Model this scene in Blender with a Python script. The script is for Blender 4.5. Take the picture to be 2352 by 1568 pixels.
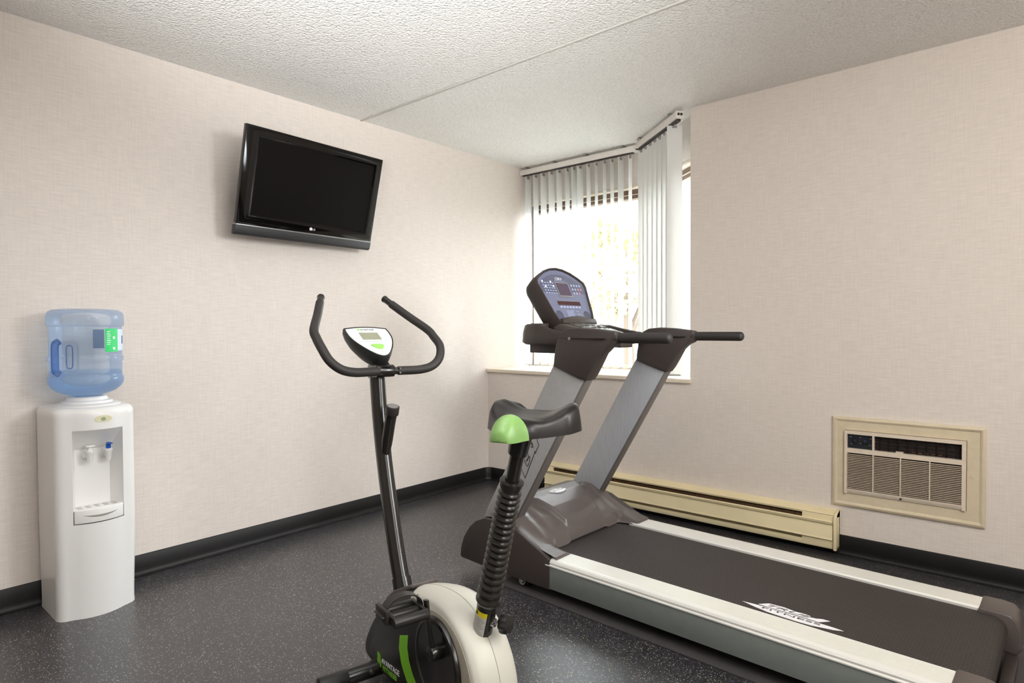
import bpy, bmesh, math, random
from mathutils import Vector, Matrix, Quaternion
random.seed(7)
PI = math.pi
S = bpy.context.scene
for o in list(bpy.data.objects): bpy.data.objects.remove(o, do_unlink=True)
COL = S.collection

# ---------------------------------------------------------------- camera
cam_d = bpy.data.cameras.new('camera'); cam_d.sensor_width = 36; cam_d.lens = 21.674
cam_d.clip_start = 0.02; cam_d.clip_end = 200
cam = bpy.data.objects.new('camera', cam_d); COL.objects.link(cam)
Rm = Matrix(((0.75979641, -0.01010001, 0.65008262), (0.65014761, 0.01823846, -0.759589), (-0.00418465, 0.99978265, 0.02042402)))
cam.matrix_world = Matrix.Translation((3.1841, -3.4378, 1.145)) @ Rm.to_4x4()
S.camera = cam
# ---------------------------------------------------------------- world, sun, added fill lamps, bounce flash, exposure
W = bpy.data.worlds.new('sky'); S.world = W; W.use_nodes = True
nt = W.node_tree; bg = nt.nodes['Background']
bg.inputs[0].default_value = (0.90, 0.96, 1.0, 1); bg.inputs[1].default_value = 5.5
sun_d = bpy.data.lights.new('hazy_daylight', 'SUN'); sun_d.energy = 24; sun_d.angle = math.radians(75); sun_d.color = (0.95, 0.98, 1.0)
sun = bpy.data.objects.new('hazy_daylight', sun_d); COL.objects.link(sun)
sun.rotation_euler = Vector((-0.32, -0.90, -0.30)).to_track_quat('-Z', 'Y').to_euler()
def area(name, loc, aim, size, power, color=(1, 1, 1)):
    d = bpy.data.lights.new(name, 'AREA'); d.shape = 'RECTANGLE'; d.size, d.size_y = size; d.energy = power; d.color = color
    o = bpy.data.objects.new(name, d); COL.objects.link(o); o.location = loc
    o.rotation_euler = (Vector(aim) - Vector(loc)).to_track_quat('-Z', 'Y').to_euler()
    return o
area('right_wall_fill', (4.0, -2.1, 2.38), (2.9, -0.6, 0.6), (0.8, 1.2), 46, (1.0, 0.965, 0.90))  # added lamp out of view, brightens the right wall
area('side_fill', (4.4, -3.0, 1.7), (1.5, -0.5, 0.9), (1.0, 1.0), 22, (1.0, 0.98, 0.94))  # unseen area lamp added as general fill
wsd = bpy.data.lights.new('left_wall_fill', 'SPOT'); wsd.energy = 250; wsd.spot_size = math.radians(60); wsd.spot_blend = 0.9; wsd.shadow_soft_size = 0.4; wsd.color = (0.93, 0.965, 1.0)  # added spot out of view, lifts the middle of the left wall
wso = bpy.data.objects.new('left_wall_fill', wsd); COL.objects.link(wso); wso.location = (4.3, -1.3, 1.8)
wso.rotation_euler = (Vector((0.0, -1.45, 0.6)) - wso.location).to_track_quat('-Z', 'Y').to_euler()
spd = bpy.data.lights.new('ceiling_bounce_flash', 'SPOT'); spd.energy = 900; spd.spot_size = math.radians(72); spd.spot_blend = 1.0; spd.shadow_soft_size = 0.15; spd.color = (0.98, 0.99, 1.0)
spo = bpy.data.objects.new('ceiling_bounce_flash', spd); COL.objects.link(spo); spo.location = (2.95, -3.95, 1.25)
spo.rotation_euler = (Vector((2.15, -3.0, 2.43)) - spo.location).to_track_quat('-Z', 'Y').to_euler()
def portal(loc, direction, size):
    d = bpy.data.lights.new('window_portal', 'AREA'); d.shape = 'RECTANGLE'; d.size, d.size_y = size; d.energy = 1
    d.cycles.is_portal = True
    o = bpy.data.objects.new('window_portal', d); COL.objects.link(o); o.location = loc
    o.rotation_euler = Vector(direction).to_track_quat('-Z', 'Z').to_euler()
portal((0.56, 0.60, 1.49), (0, -1, 0), (1.14, 1.4))
portal((1.45, 0.33, 1.49), (-0.63, -0.777, 0), (0.85, 1.4))
vs = S.view_settings; vs.view_transform = 'Standard'; vs.look = 'None'; vs.gamma = 1; vs.exposure = 0.11; vs.use_curve_mapping = False
try:
    S.cycles.max_bounces = 14; S.cycles.diffuse_bounces = 6; S.cycles.transparent_max_bounces = 24; S.cycles.sample_clamp_indirect = 6
except Exception: pass

# ---------------------------------------------------------------- materials
def srgb(r, g, b):
    return tuple(((c / 255) / 12.92 if c / 255 <= 0.04045 else ((c / 255 + 0.055) / 1.055) ** 2.4) for c in (r, g, b))
def mat(name, col, rough=0.5, metal=0.0, spec=0.5, noise=None, bump=None, coat=0.0, emit=None):
    """noise=(scale, amount) colour mottling; bump=(scale, strength, distance)"""
    m = bpy.data.materials.new(name); m.use_nodes = True; t = m.node_tree; b = t.nodes['Principled BSDF']
    c = srgb(*col)
    b.inputs['Base Color'].default_value = (*c, 1); b.inputs['Roughness'].default_value = rough
    b.inputs['Metallic'].default_value = metal; b.inputs['Specular IOR Level'].default_value = spec
    if coat: b.inputs['Coat Weight'].default_value = coat; b.inputs['Coat Roughness'].default_value = 0.08
    if emit: b.inputs['Emission Color'].default_value = (*srgb(*emit[0]), 1); b.inputs['Emission Strength'].default_value = emit[1]
    tc = t.nodes.new('ShaderNodeTexCoord')
    ns, na = noise if noise else (30, 0.04)
    n = t.nodes.new('ShaderNodeTexNoise'); n.inputs['Scale'].default_value = ns; n.inputs['Detail'].default_value = 3
    t.links.new(tc.outputs['Object'], n.inputs['Vector'])
    mr = t.nodes.new('ShaderNodeMapRange'); mr.inputs['From Min'].default_value = 0.3; mr.inputs['From Max'].default_value = 0.7
    mr.inputs['To Min'].default_value = 1 - na; mr.inputs['To Max'].default_value = 1 + na
    t.links.new(n.outputs['Fac'], mr.inputs['Value'])
    mx = t.nodes.new('ShaderNodeVectorMath'); mx.operation = 'SCALE'; mx.inputs[0].default_value = c
    t.links.new(mr.outputs[0], mx.inputs['Scale']); t.links.new(mx.outputs[0], b.inputs['Base Color'])
    if bump:
        n2 = t.nodes.new('ShaderNodeTexNoise'); n2.inputs['Scale'].default_value = bump[0]; n2.inputs['Detail'].default_value = 2
        t.links.new(tc.outputs['Object'], n2.inputs['Vector'])
        bp = t.nodes.new('ShaderNodeBump'); bp.inputs['Strength'].default_value = bump[1]; bp.inputs['Distance'].default_value = bump[2]
        t.links.new(n2.outputs['Fac'], bp.inputs['Height']); t.links.new(bp.outputs[0], b.inputs['Normal'])
    return m
def node(t, kind, **kw):
    n = t.nodes.new(kind)
    for k, v in kw.items():
        if k in n.inputs: n.inputs[k].default_value = v
        else: setattr(n, k, v)
    return n

def wallpaper():
    m = mat('woven_wallpaper', (214, 200, 182), 0.85, spec=0.2); t = m.node_tree; b = t.nodes['Principled BSDF']
    tc = node(t, 'ShaderNodeTexCoord')
    def weave(sc, s):
        mp = node(t, 'ShaderNodeMapping'); mp.inputs['Scale'].default_value = sc; t.links.new(tc.outputs['Object'], mp.inputs['Vector'])
        n = node(t, 'ShaderNodeTexNoise', Scale=s, Detail=3.0); t.links.new(mp.outputs[0], n.inputs['Vector']); return n
    a = weave((1, 1, 0.06), 150); h = weave((0.08, 0.08, 1), 170); big = weave((1, 1, 1), 1.3)
    s1 = node(t, 'ShaderNodeMath', operation='MULTIPLY_ADD'); t.links.new(a.outputs[0], s1.inputs[0]); s1.inputs[1].default_value = 0.6; t.links.new(h.outputs[0], s1.inputs[2])
    cr = node(t, 'ShaderNodeMapRange'); cr.inputs['From Min'].default_value = 0.55; cr.inputs['From Max'].default_value = 1.05
    cr.inputs['To Min'].default_value = 0.93; cr.inputs['To Max'].default_value = 1.06; t.links.new(s1.outputs[0], cr.inputs['Value'])
    v = node(t, 'ShaderNodeVectorMath', operation='SCALE'); v.inputs[0].default_value = srgb(225, 216, 208)
    t.links.new(cr.outputs[0], v.inputs['Scale']); t.links.new(v.outputs[0], b.inputs['Base Color'])
    bp = node(t, 'ShaderNodeBump', Strength=0.25, Distance=0.0015); t.links.new(s1.outputs[0], bp.inputs['Height']); t.links.new(bp.outputs[0], b.inputs['Normal'])
    return m
def ceiling_mat():
    m = mat('stipple_ceiling', (232, 228, 220), 0.95, spec=0.1); t = m.node_tree; b = t.nodes['Principled BSDF']
    tc = node(t, 'ShaderNodeTexCoord')
    n = node(t, 'ShaderNodeTexNoise', Scale=75.0, Detail=4.0, Roughness=0.65); t.links.new(tc.outputs['Object'], n.inputs['Vector'])
    vo = node(t, 'ShaderNodeTexVoronoi', Scale=95.0); t.links.new(tc.outputs['Object'], vo.inputs['Vector'])
    ad = node(t, 'ShaderNodeMath', operation='SUBTRACT'); t.links.new(n.outputs[0], ad.inputs[0]); t.links.new(vo.outputs['Distance'], ad.inputs[1])
    cr = node(t, 'ShaderNodeMapRange'); cr.inputs['From Min'].default_value = -0.4; cr.inputs['From Max'].default_value = 0.45
    cr.inputs['To Min'].default_value = 0.9; cr.inputs['To Max'].default_value = 1.03; t.links.new(ad.outputs[0], cr.inputs['Value'])
    v = node(t, 'ShaderNodeVectorMath', operation='SCALE'); v.inputs[0].default_value = srgb(242, 240, 236)
    t.links.new(cr.outputs[0], v.inputs['Scale']); t.links.new(v.outputs[0], b.inputs['Base Color'])
    bp = node(t, 'ShaderNodeBump', Strength=0.9, Distance=0.006); t.links.new(ad.outputs[0], bp.inputs['Height']); t.links.new(bp.outputs[0], b.inputs['Normal'])
    return m
def floor_mat():
    m = mat('speckled_rubber_floor', (66, 65, 70), 0.30, spec=1.0); t = m.node_tree; b = t.nodes['Principled BSDF']
    tc = node(t, 'ShaderNodeTexCoord'); base = None
    nb = node(t, 'ShaderNodeTexNoise', Scale=6.0, Detail=5.0); t.links.new(tc.outputs['Object'], nb.inputs['Vector'])
    ramp = node(t, 'ShaderNodeMix', data_type='RGBA'); ramp.inputs['A'].default_value = (*srgb(38, 37, 41), 1); ramp.inputs['B'].default_value = (*srgb(48, 47, 52), 1)
    t.links.new(nb.outputs[0], ramp.inputs['Factor']); cur = ramp.outputs['Result']
    for sc, thr, rad, col in ((190, 0.86, 0.30, (186, 178, 156)), (300, 0.82, 0.33, (128, 125, 130)), (140, 0.95, 0.28, (206, 184, 134)), (240, 0.93, 0.30, (200, 200, 206))):
        mp = node(t, 'ShaderNodeMapping'); mp.inputs['Location'].default_value = (sc * .01, sc * .02, 0); t.links.new(tc.outputs['Object'], mp.inputs['Vector'])
        nd = node(t, 'ShaderNodeTexNoise', Scale=260.0); t.links.new(tc.outputs['Object'], nd.inputs['Vector'])
        dv = node(t, 'ShaderNodeVectorMath', operation='MULTIPLY_ADD'); t.links.new(nd.outputs['Color'], dv.inputs[0]); dv.inputs[1].default_value = (.004, .004, 0); t.links.new(mp.outputs[0], dv.inputs[2])
        vo = node(t, 'ShaderNodeTexVoronoi', Scale=float(sc)); t.links.new(dv.outputs[0], vo.inputs['Vector'])
        sp = node(t, 'ShaderNodeSeparateColor'); t.links.new(vo.outputs['Color'], sp.inputs[0])
        g = node(t, 'ShaderNodeMath', operation='GREATER_THAN'); t.links.new(sp.outputs[0], g.inputs[0]); g.inputs[1].default_value = thr
        l = node(t, 'ShaderNodeMath', operation='LESS_THAN'); t.links.new(vo.outputs['Distance'], l.inputs[0]); l.inputs[1].default_value = rad
        mu = node(t, 'ShaderNodeMath', operation='MULTIPLY'); t.links.new(g.outputs[0], mu.inputs[0]); t.links.new(l.outputs[0], mu.inputs[1])
        mx = node(t, 'ShaderNodeMix', data_type='RGBA'); t.links.new(mu.outputs[0], mx.inputs['Factor']); t.links.new(cur, mx.inputs['A']); mx.inputs['B'].default_value = (*srgb(*col), 1)
        cur = mx.outputs['Result']
    t.links.new(cur, b.inputs['Base Color'])
    n2 = node(t, 'ShaderNodeTexNoise', Scale=320.0, Detail=2.0); t.links.new(tc.outputs['Object'], n2.inputs['Vector'])
    bp = node(t, 'ShaderNodeBump', Strength=0.35, Distance=0.0012); t.links.new(n2.outputs[0], bp.inputs['Height']); t.links.new(bp.outputs[0], b.inputs['Normal'])
    return m
def belt_mat():
    m = mat('running_belt', (62, 56, 54), 0.62, spec=0.35); t = m.node_tree; b = t.nodes['Principled BSDF']
    tc = node(t, 'ShaderNodeTexCoord'); sx = node(t, 'ShaderNodeSeparateXYZ'); t.links.new(tc.outputs['Object'], sx.inputs[0])
    # zigzag ribs: x + A*triangle(y)
    my = node(t, 'ShaderNodeMath', operation='PINGPONG'); t.links.new(sx.outputs[1], my.inputs[0]); my.inputs[1].default_value = 0.011
    ax = node(t, 'ShaderNodeMath', operation='MULTIPLY_ADD'); t.links.new(my.outputs[0], ax.inputs[0]); ax.inputs[1].default_value = 0.62; t.links.new(sx.outputs[0], ax.inputs[2])
    fr = node(t, 'ShaderNodeMath', operation='PINGPONG'); t.links.new(ax.outputs[0], fr.inputs[0]); fr.inputs[1].default_value = 0.0048
    cr = node(t, 'ShaderNodeMapRange'); cr.inputs['From Max'].default_value = 0.0048; cr.inputs['To Min'].default_value = 0.55; cr.inputs['To Max'].default_value = 1.35
    t.links.new(fr.outputs[0], cr.inputs['Value'])
    v = node(t, 'ShaderNodeVectorMath', operation='SCALE'); v.inputs[0].default_value = srgb(56, 50, 48)
    t.links.new(cr.outputs[0], v.inputs['Scale']); t.links.new(v.outputs[0], b.inputs['Base Color'])
    bp = node(t, 'ShaderNodeBump', Strength=0.6, Distance=0.004); t.links.new(fr.outputs[0], bp.inputs['Height']); bp.inputs['Distance'].default_value = 0.3
    t.links.new(bp.outputs[0], b.inputs['Normal'])
    return m
def see_through(name, tint, body, mixv, rough=0.08, trans_extra=0.0):
    m = bpy.data.materials.new(name); m.use_nodes = True; t = m.node_tree; b = t.nodes['Principled BSDF']; out = t.nodes['Material Output']
    b.inputs['Base Color'].default_value = (*srgb(*body), 1); b.inputs['Roughness'].default_value = rough
    tr = node(t, 'ShaderNodeBsdfTransparent'); tr.inputs[0].default_value = (*srgb(*tint), 1)
    fr = node(t, 'ShaderNodeLayerWeight'); fr.inputs['Blend'].default_value = 0.35
    mr = node(t, 'ShaderNodeMapRange'); mr.inputs['To Min'].default_value = mixv; mr.inputs['To Max'].default_value = min(1, mixv + 0.45)
    t.links.new(fr.outputs['Fresnel'], mr.inputs['Value'])
    mx = node(t, 'ShaderNodeMixShader'); t.links.new(mr.outputs[0], mx.inputs[0]); t.links.new(tr.outputs[0], mx.inputs[1]); t.links.new(b.outputs[0], mx.inputs[2])
    t.links.new(mx.outputs[0], out.inputs['Surface']); return m
def slat_mat():
    m = bpy.data.materials.new('vinyl_slat'); m.use_nodes = True; t = m.node_tree; out = t.nodes['Material Output']; b = t.nodes['Principled BSDF']
    b.inputs['Base Color'].default_value = (*srgb(236, 235, 233), 1); b.inputs['Roughness'].default_value = 0.5
    tl = node(t, 'ShaderNodeBsdfTranslucent'); tl.inputs[0].default_value = (*srgb(240, 240, 238), 1)
    tc = node(t, 'ShaderNodeTexCoord'); n = node(t, 'ShaderNodeTexNoise', Scale=60.0); t.links.new(tc.outputs['Object'], n.inputs['Vector'])
    mr = node(t, 'ShaderNodeMapRange'); mr.inputs['To Min'].default_value = 0.25; mr.inputs['To Max'].default_value = 0.28; t.links.new(n.outputs[0], mr.inputs['Value'])
    mx = node(t, 'ShaderNodeMixShader'); t.links.new(mr.outputs[0], mx.inputs[0]); t.links.new(b.outputs[0], mx.inputs[1]); t.links.new(tl.outputs[0], mx.inputs[2])
    t.links.new(mx.outputs[0], out.inputs['Surface']); return m
def brushed(name, col, rough, metal):
    m = mat(name, col, rough, metal); t = m.node_tree; b = t.nodes['Principled BSDF']
    tc = node(t, 'ShaderNodeTexCoord'); mp = node(t, 'ShaderNodeMapping'); mp.inputs['Rotation'].default_value = (0, math.radians(30), 0); mp.inputs['Scale'].default_value = (1, 1, 0.05)
    t.links.new(tc.outputs['Object'], mp.inputs[0])
    n = node(t, 'ShaderNodeTexNoise', Scale=220.0, Detail=2.0); t.links.new(mp.outputs[0], n.inputs[0])
    mr = node(t, 'ShaderNodeMapRange'); mr.inputs['To Min'].default_value = 0.82; mr.inputs['To Max'].default_value = 1.18; t.links.new(n.outputs[0], mr.inputs['Value'])
    v = node(t, 'ShaderNodeVectorMath', operation='SCALE'); v.inputs[0].default_value = srgb(*col)
    t.links.new(mr.outputs[0], v.inputs['Scale']); t.links.new(v.outputs[0], b.inputs['Base Color']); return m

M = {}
M['wall'] = wallpaper(); M['ceil'] = ceiling_mat(); M['floor'] = floor_mat(); M['belt'] = belt_mat(); M['slat'] = slat_mat()
M['rubber'] = mat('black_cove_rubber', (16, 14, 14), 0.45, spec=0.3, noise=(8, 0.1), bump=(200, 0.05, 0.001))
M['seam'] = mat('grey_seam', (196, 192, 186), 0.6)
M['sill'] = mat('cream_sill', (226, 214, 196), 0.4)
M['trim'] = mat('cream_window_trim', (222, 208, 188), 0.5)
M['bronze'] = mat('bronze_frame', (112, 92, 82), 0.4, 0.3)
M['glass'] = see_through('window_glass', (250, 252, 252), (240, 245, 245), 0.03, 0.02)
M['rail'] = mat('white_headrail', (228, 222, 216), 0.35)
M['dark_metal'] = mat('dark_metal', (70, 66, 64), 0.4, 0.7)
M['heater'] = mat('cream_enamel', (236, 222, 182), 0.38, noise=(4, 0.04), bump=(60, 0.03, 0.002))
M['fins'] = mat('brown_fins', (96, 72, 48), 0.6, 0.2, noise=(60, 0.3))
M['ac'] = mat('beige_ac_frame', (212, 198, 171), 0.45)
M['ac_unit'] = mat('ac_grille_plastic', (222, 208, 190), 0.4)
M['ac_gap'] = mat('ac_interior', (34, 22, 19), 0.8, noise=(40, .3))
M['ac_black'] = mat('ac_black', (22, 18, 18), 0.4)
M['ac_panel'] = mat('ac_control_panel', (28, 32, 40), 0.3)
M['piano'] = mat('piano_black', (7, 5, 5), 0.10, spec=0.4)
M['gloss_edge'] = mat('gloss_bezel_edge', (40, 38, 40), 0.06, 0.9, spec=0.9)
M['screen'] = mat('tv_screen', (9, 6, 5), 0.35, spec=0.12)
M['tvbar'] = mat('speaker_charcoal', (38, 38, 40), 0.5, bump=(600, .2, .001))
M['silver'] = mat('satin_silver', (150, 148, 148), 0.3, 0.6)
M['white'] = mat('white_print', (240, 240, 244), 0.4)
M['cool'] = mat('white_cooler_plastic', (238, 237, 235), 0.3, coat=0.15, noise=(6, .006))
M['cool_dark'] = mat('cooler_seam', (150, 146, 140), 0.5)
M['blue'] = mat('blue_tap', (20, 90, 190), 0.35)
M['bottle'] = see_through('blue_polycarbonate', (243, 248, 253), (202, 222, 248), 0.16, 0.08)
M['bottle_edge'] = see_through('blue_polycarbonate_edge', (196, 214, 240), (128, 160, 210), 0.24, 0.1)
M['water'] = see_through('water', (234, 243, 251), (200, 222, 245), 0.08, 0.05)
M['lgreen'] = mat('label_green', (40, 205, 110), 0.5)
M['lblue'] = mat('label_pale_blue', (214, 228, 244), 0.5)
M['lback'] = mat('label_reverse', (92, 116, 150), 0.7)
M['lnavy'] = mat('label_navy', (60, 66, 150), 0.5)
M['badge'] = mat('badge_cream', (226, 222, 184), 0.4)
M['badge_g'] = mat('badge_sage', (150, 168, 140), 0.5)
M['tplastic'] = mat('treadmill_plastic', (84, 76, 73), 0.36, bump=(900, 0.12, 0.0006))
M['tplastic_d'] = mat('treadmill_dark_plastic', (57, 49, 46), 0.48, bump=(900, 0.12, 0.0006))
M['tgrey'] = mat('treadmill_grey_paint', (158, 158, 158), 0.42, 0.25)
M['tbrush'] = brushed('treadmill_brushed_grey', (170, 172, 177), 0.42, 0.35)
M['tedge'] = mat('upright_edge_grey', (104, 98, 94), 0.45, 0.2)
M['tpanel'] = mat('deck_side_grey', (122, 127, 124), 0.4, 0.2)
M['alu'] = mat('ribbed_aluminium', (236, 235, 230), 0.34, 0.2, noise=(6, .01))
M['groove'] = mat('rail_groove', (170, 168, 160), 0.5)
M['mat'] = mat('black_equipment_mat', (64, 61, 62), 0.6, bump=(350, 0.4, 0.001))
M['face'] = mat('console_slate_blue', (104, 108, 132), 0.28, coat=0.2)
M['face2'] = mat('console_dark_slate', (80, 83, 104), 0.3)
M['lcd'] = mat('console_dark_window', (78, 66, 84), 0.15)
M['red'] = mat('readout_strip', (64, 34, 32), 0.15)
M['btn'] = mat('button_print', (168, 178, 206), 0.4)
M['btn_r'] = mat('button_print_red', (196, 128, 138), 0.4)
M['line'] = mat('black_print', (24, 22, 22), 0.5)
M['keys'] = mat('keypad_grey_green', (104, 108, 98), 0.3)
M['foam'] = mat('foam_grip', (38, 34, 32), 0.6, bump=(500, 0.25, 0.001))
M['bblack'] = mat('bike_black_paint', (28, 25, 22), 0.22, spec=0.6, bump=(120, .05, .001))
M['bshell'] = mat('bike_white_shell', (210, 208, 197), 0.38, noise=(6, .006))
M['bcover'] = mat('bike_charcoal_cover', (33, 32, 31), 0.45)
M['bface'] = mat('bike_gloss_black_face', (20, 19, 18), 0.3)
M['bgrey'] = mat('bike_shaded_grey_inset', (160, 154, 140), 0.5)  # light grey part, colour darkened to paint in the shade of its recess
M['lime'] = mat('lime_green', (120, 190, 40), 0.4)
M['lime2'] = mat('pale_lime_green', (130, 172, 98), 0.35)
M['saddle'] = mat('black_saddle_vinyl', (25, 21, 20), 0.33, spec=0.4, bump=(400, 0.12, 0.0008))
M['boot'] = mat('rubber_bellows', (36, 33, 29), 0.25, spec=0.6)
M['pedal'] = mat('pedal_plastic', (34, 31, 30), 0.42)
M['cons_face'] = mat('bike_console_face', (226, 234, 228), 0.3)
M['cons_lcd'] = mat('bike_lcd', (146, 148, 126), 0.2)
M['cons_btn'] = mat('bike_button', (150, 214, 100), 0.4)
M['yellow'] = mat('warning_yellow', (226, 206, 30), 0.5)
M['paper'] = mat('warning_label', (196, 196, 190), 0.5)
M['chrome'] = mat('chrome', (190, 190, 190), 0.15, 1.0)
M['leafa'] = mat('leaf_yellow_green', (214, 216, 160), 0.7, noise=(3, .3))
M['leafb'] = mat('leaf_gold', (232, 220, 168), 0.7, noise=(3, .3))
M['bark'] = mat('bark', (120, 100, 84), 0.9)
M['ground'] = mat('pale_concrete', (226, 226, 222), 0.9)
M['siding'] = mat('white_siding', (226, 226, 228), 0.7)
M['fascia'] = mat('grey_fascia', (120, 120, 134), 0.7)

# ---------------------------------------------------------------- mesh helpers
def finish(name, bm, m, parent=None, bevel=0, seg=2, ang=40, smooth=True, bang=30):
    bmesh.ops.recalc_face_normals(bm, faces=bm.faces)
    if bevel:
        es = [e for e in bm.edges if len(e.link_faces) == 2 and e.calc_face_angle(0) > math.radians(bang)]
        bmesh.ops.bevel(bm, geom=es, offset=bevel, segments=seg, profile=0.5, affect='EDGES', clamp_overlap=True)
    me = bpy.data.meshes.new(name); bm.to_mesh(me); bm.free()
    ms = m if isinstance(m, (list, tuple)) else [m]
    for x in ms: me.materials.append(M[x])
    if smooth:
        me.shade_smooth(); me.set_sharp_from_angle(angle=math.radians(ang))
    o = bpy.data.objects.new(name, me); COL.objects.link(o)
    if parent: o.parent = parent
    return o
def box(bm, lo, hi, rot=None, org=None):
    vs_ = []
    for x in (lo[0], hi[0]):
        for y in (lo[1], hi[1]):
            for z in (lo[2], hi[2]):
                v = Vector((x, y, z))
                if rot: v = rot @ v
                if org: v = v + Vector(org)
                vs_.append(bm.verts.new(v))
    for f in ((0, 1, 3, 2), (4, 6, 7, 5), (0, 4, 5, 1), (2, 3, 7, 6), (0, 2, 6, 4), (1, 5, 7, 3)):
        bm.faces.new([vs_[i] for i in f])
def prism(bm, pts, fn, a, b):
    """extrude closed 2d polygon; fn(u, v, w)->3d; w from a to b"""
    A = [bm.verts.new(fn(u, v, a)) for u, v in pts]; B = [bm.verts.new(fn(u, v, b)) for u, v in pts]
    n = len(pts)
    bm.faces.new(A); bm.faces.new(B[::-1])
    for i in range(n): bm.faces.new((A[i], B[i], B[(i + 1) % n], A[(i + 1) % n]))
def XZ(u, v, w): return Vector((u, w, v))
def YZ(u, v, w): return Vector((w, u, v))
def XY(u, v, w): return Vector((u, v, w))
def smooth_path(pts, n=8):
    P = [Vector(p) for p in pts]; out = []
    for i in range(len(P) - 1):
        p0 = P[max(i - 1, 0)]; p1 = P[i]; p2 = P[i + 1]; p3 = P[min(i + 2, len(P) - 1)]
        for k in range(n):
            t = k / n
            out.append(0.5 * ((2 * p1) + (p2 - p0) * t + (2 * p0 - 5 * p1 + 4 * p2 - p3) * t * t + (3 * p1 - p0 - 3 * p2 + p3) * t ** 3))
    out.append(P[-1]); return out
def tube(bm, pts, r, seg=16, caps=True, sx=1.0, up=None, rnd=False):
    P = [Vector(p) for p in pts]; n = len(P)
    rs = r if isinstance(r, (list, tuple)) else [r] * n
    t0 = (P[1] - P[0]).normalized(); ref = Vector(up) if up else (Vector((0, 0, 1)) if abs(t0.z) < 0.9 else Vector((1, 0, 0)))
    nrm = (ref - t0 * ref.dot(t0)).normalized(); rings = []
    for i in range(n):
        t = (P[min(i + 1, n - 1)] - P[max(i - 1, 0)]).normalized()
        nrm = (nrm - t * nrm.dot(t)).normalized(); bi = t.cross(nrm)
        rings.append([bm.verts.new(P[i] + rs[i] * (math.cos(2 * PI * k / seg) * nrm + sx * math.sin(2 * PI * k / seg) * bi)) for k in range(seg)])
    for i in range(n - 1):
        for k in range(seg): bm.faces.new((rings[i][k], rings[i][(k + 1) % seg], rings[i + 1][(k + 1) % seg], rings[i + 1][k]))
    if caps: bm.faces.new(rings[0][::-1]); bm.faces.new(rings[-1])
def rod(bm, a, b, r, seg=16, r2=None, dome=0.0):
    a, b = Vector(a), Vector(b)
    if dome:
        d = (b - a).normalized(); pts = [a]; rr = [r]
        for k in range(5):
            th = k / 4 * PI / 2; pts.append(b - d * dome + d * dome * math.sin(th)); rr.append(max(r * (1 - dome / r) if False else r - dome + dome * math.cos(th), 0.0005))
        tube(bm, pts, rr, seg)
    else: tube(bm, [a, b], [r, r2 if r2 else r], seg)
def lathe(bm, prof, seg=32, c=(0, 0, 0), fn=None):
    rings = []
    for r, z in prof:
        ring = []
        for k in range(seg):
            th = 2 * PI * k / seg; rr = fn(r, z, th) if fn else r
            ring.append(bm.verts.new((c[0] + rr * math.cos(th), c[1] + rr * math.sin(th), c[2] + z)))
        rings.append(ring)
    for i in range(len(rings) - 1):
        for k in range(seg): bm.faces.new((rings[i][k], rings[i][(k + 1) % seg], rings[i + 1][(k + 1) % seg], rings[i + 1][k]))
    bm.faces.new(rings[0][::-1]); bm.faces.new(rings[-1])
def loft(bm, rings, caps=True, closed=True):
    R = [[bm.verts.new(p) for p in r] for r in rings]; n = len(R[0])
    for i in range(len(R) - 1):
        for k in range(n if closed else n - 1): bm.faces.new((R[i][k], R[i][(k + 1) % n], R[i + 1][(k + 1) % n], R[i + 1][k]))
    if caps: bm.faces.new(R[0][::-1]); bm.faces.new(R[-1])
    return R
def grid(bm, nu, nv, fn):
    V = [[bm.verts.new(fn(i / nu, j / nv)) for j in range(nv + 1)] for i in range(nu + 1)]
    for i in range(nu):
        for j in range(nv): bm.faces.new((V[i][j], V[i + 1][j], V[i + 1][j + 1], V[i][j + 1]))
    return V
def NB(): return bmesh.new()
def thing(name, label, cat, loc=(0, 0, 0), rz=0, group=None):
    o = bpy.data.objects.new(name, None); COL.objects.link(o); o.empty_display_size = 0.1
    o.location = loc; o.rotation_euler = (0, 0, rz); o['label'] = label; o['category'] = cat
    if group: o['group'] = group
    return o
def tag(o, label, cat, group=None):
    o['label'] = label; o['category'] = cat
    if group: o['group'] = group
    return o
def struct(o, label=None):
    o['kind'] = 'structure'
    if label: o['label'] = label
    return o
def text_mesh(name, txt, m, parent, origin, ux, uy, size, thick=0.0004, width=None, shear=0.0):
    """flat lettering: origin = lower left, ux/uy = unit vectors of the plane"""
    c = bpy.data.curves.new(name, 'FONT'); c.body = txt; c.size = size; c.extrude = thick; c.shear = shear; c.resolution_u = 3
    o = bpy.data.objects.new(name, c); COL.objects.link(o)
    bpy.context.view_layer.update()
    me = bpy.data.meshes.new_from_object(o.evaluated_get(bpy.context.evaluated_depsgraph_get()))
    bpy.data.objects.remove(o); me.materials.clear(); me.materials.append(M[m]); me.name = name
    ux = Vector(ux).normalized(); uy = Vector(uy).normalized(); uz = ux.cross(uy)
    xs = [v.co.x for v in me.vertices]; sc = (width / (max(xs) - min(xs))) if width else 1.0; x0 = min(xs)
    for v in me.vertices: v.co = Vector(origin) + ux * (v.co.x - x0) * sc + uy * v.co.y + uz * v.co.z
    ob = bpy.data.objects.new(name, me); COL.objects.link(ob); ob.parent = parent; return ob
def sstep(a, b, x):
    t = max(0.0, min(1.0, (x - a) / (b - a))); return t * t * (3 - 2 * t)
def interp(tab, x):
    if x <= tab[0][0]: return tab[0][1]
    for (a, va), (b, vb) in zip(tab, tab[1:]):
        if x <= b: return va + (vb - va) * (x - a) / (b - a)
    return tab[-1][1]

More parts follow.
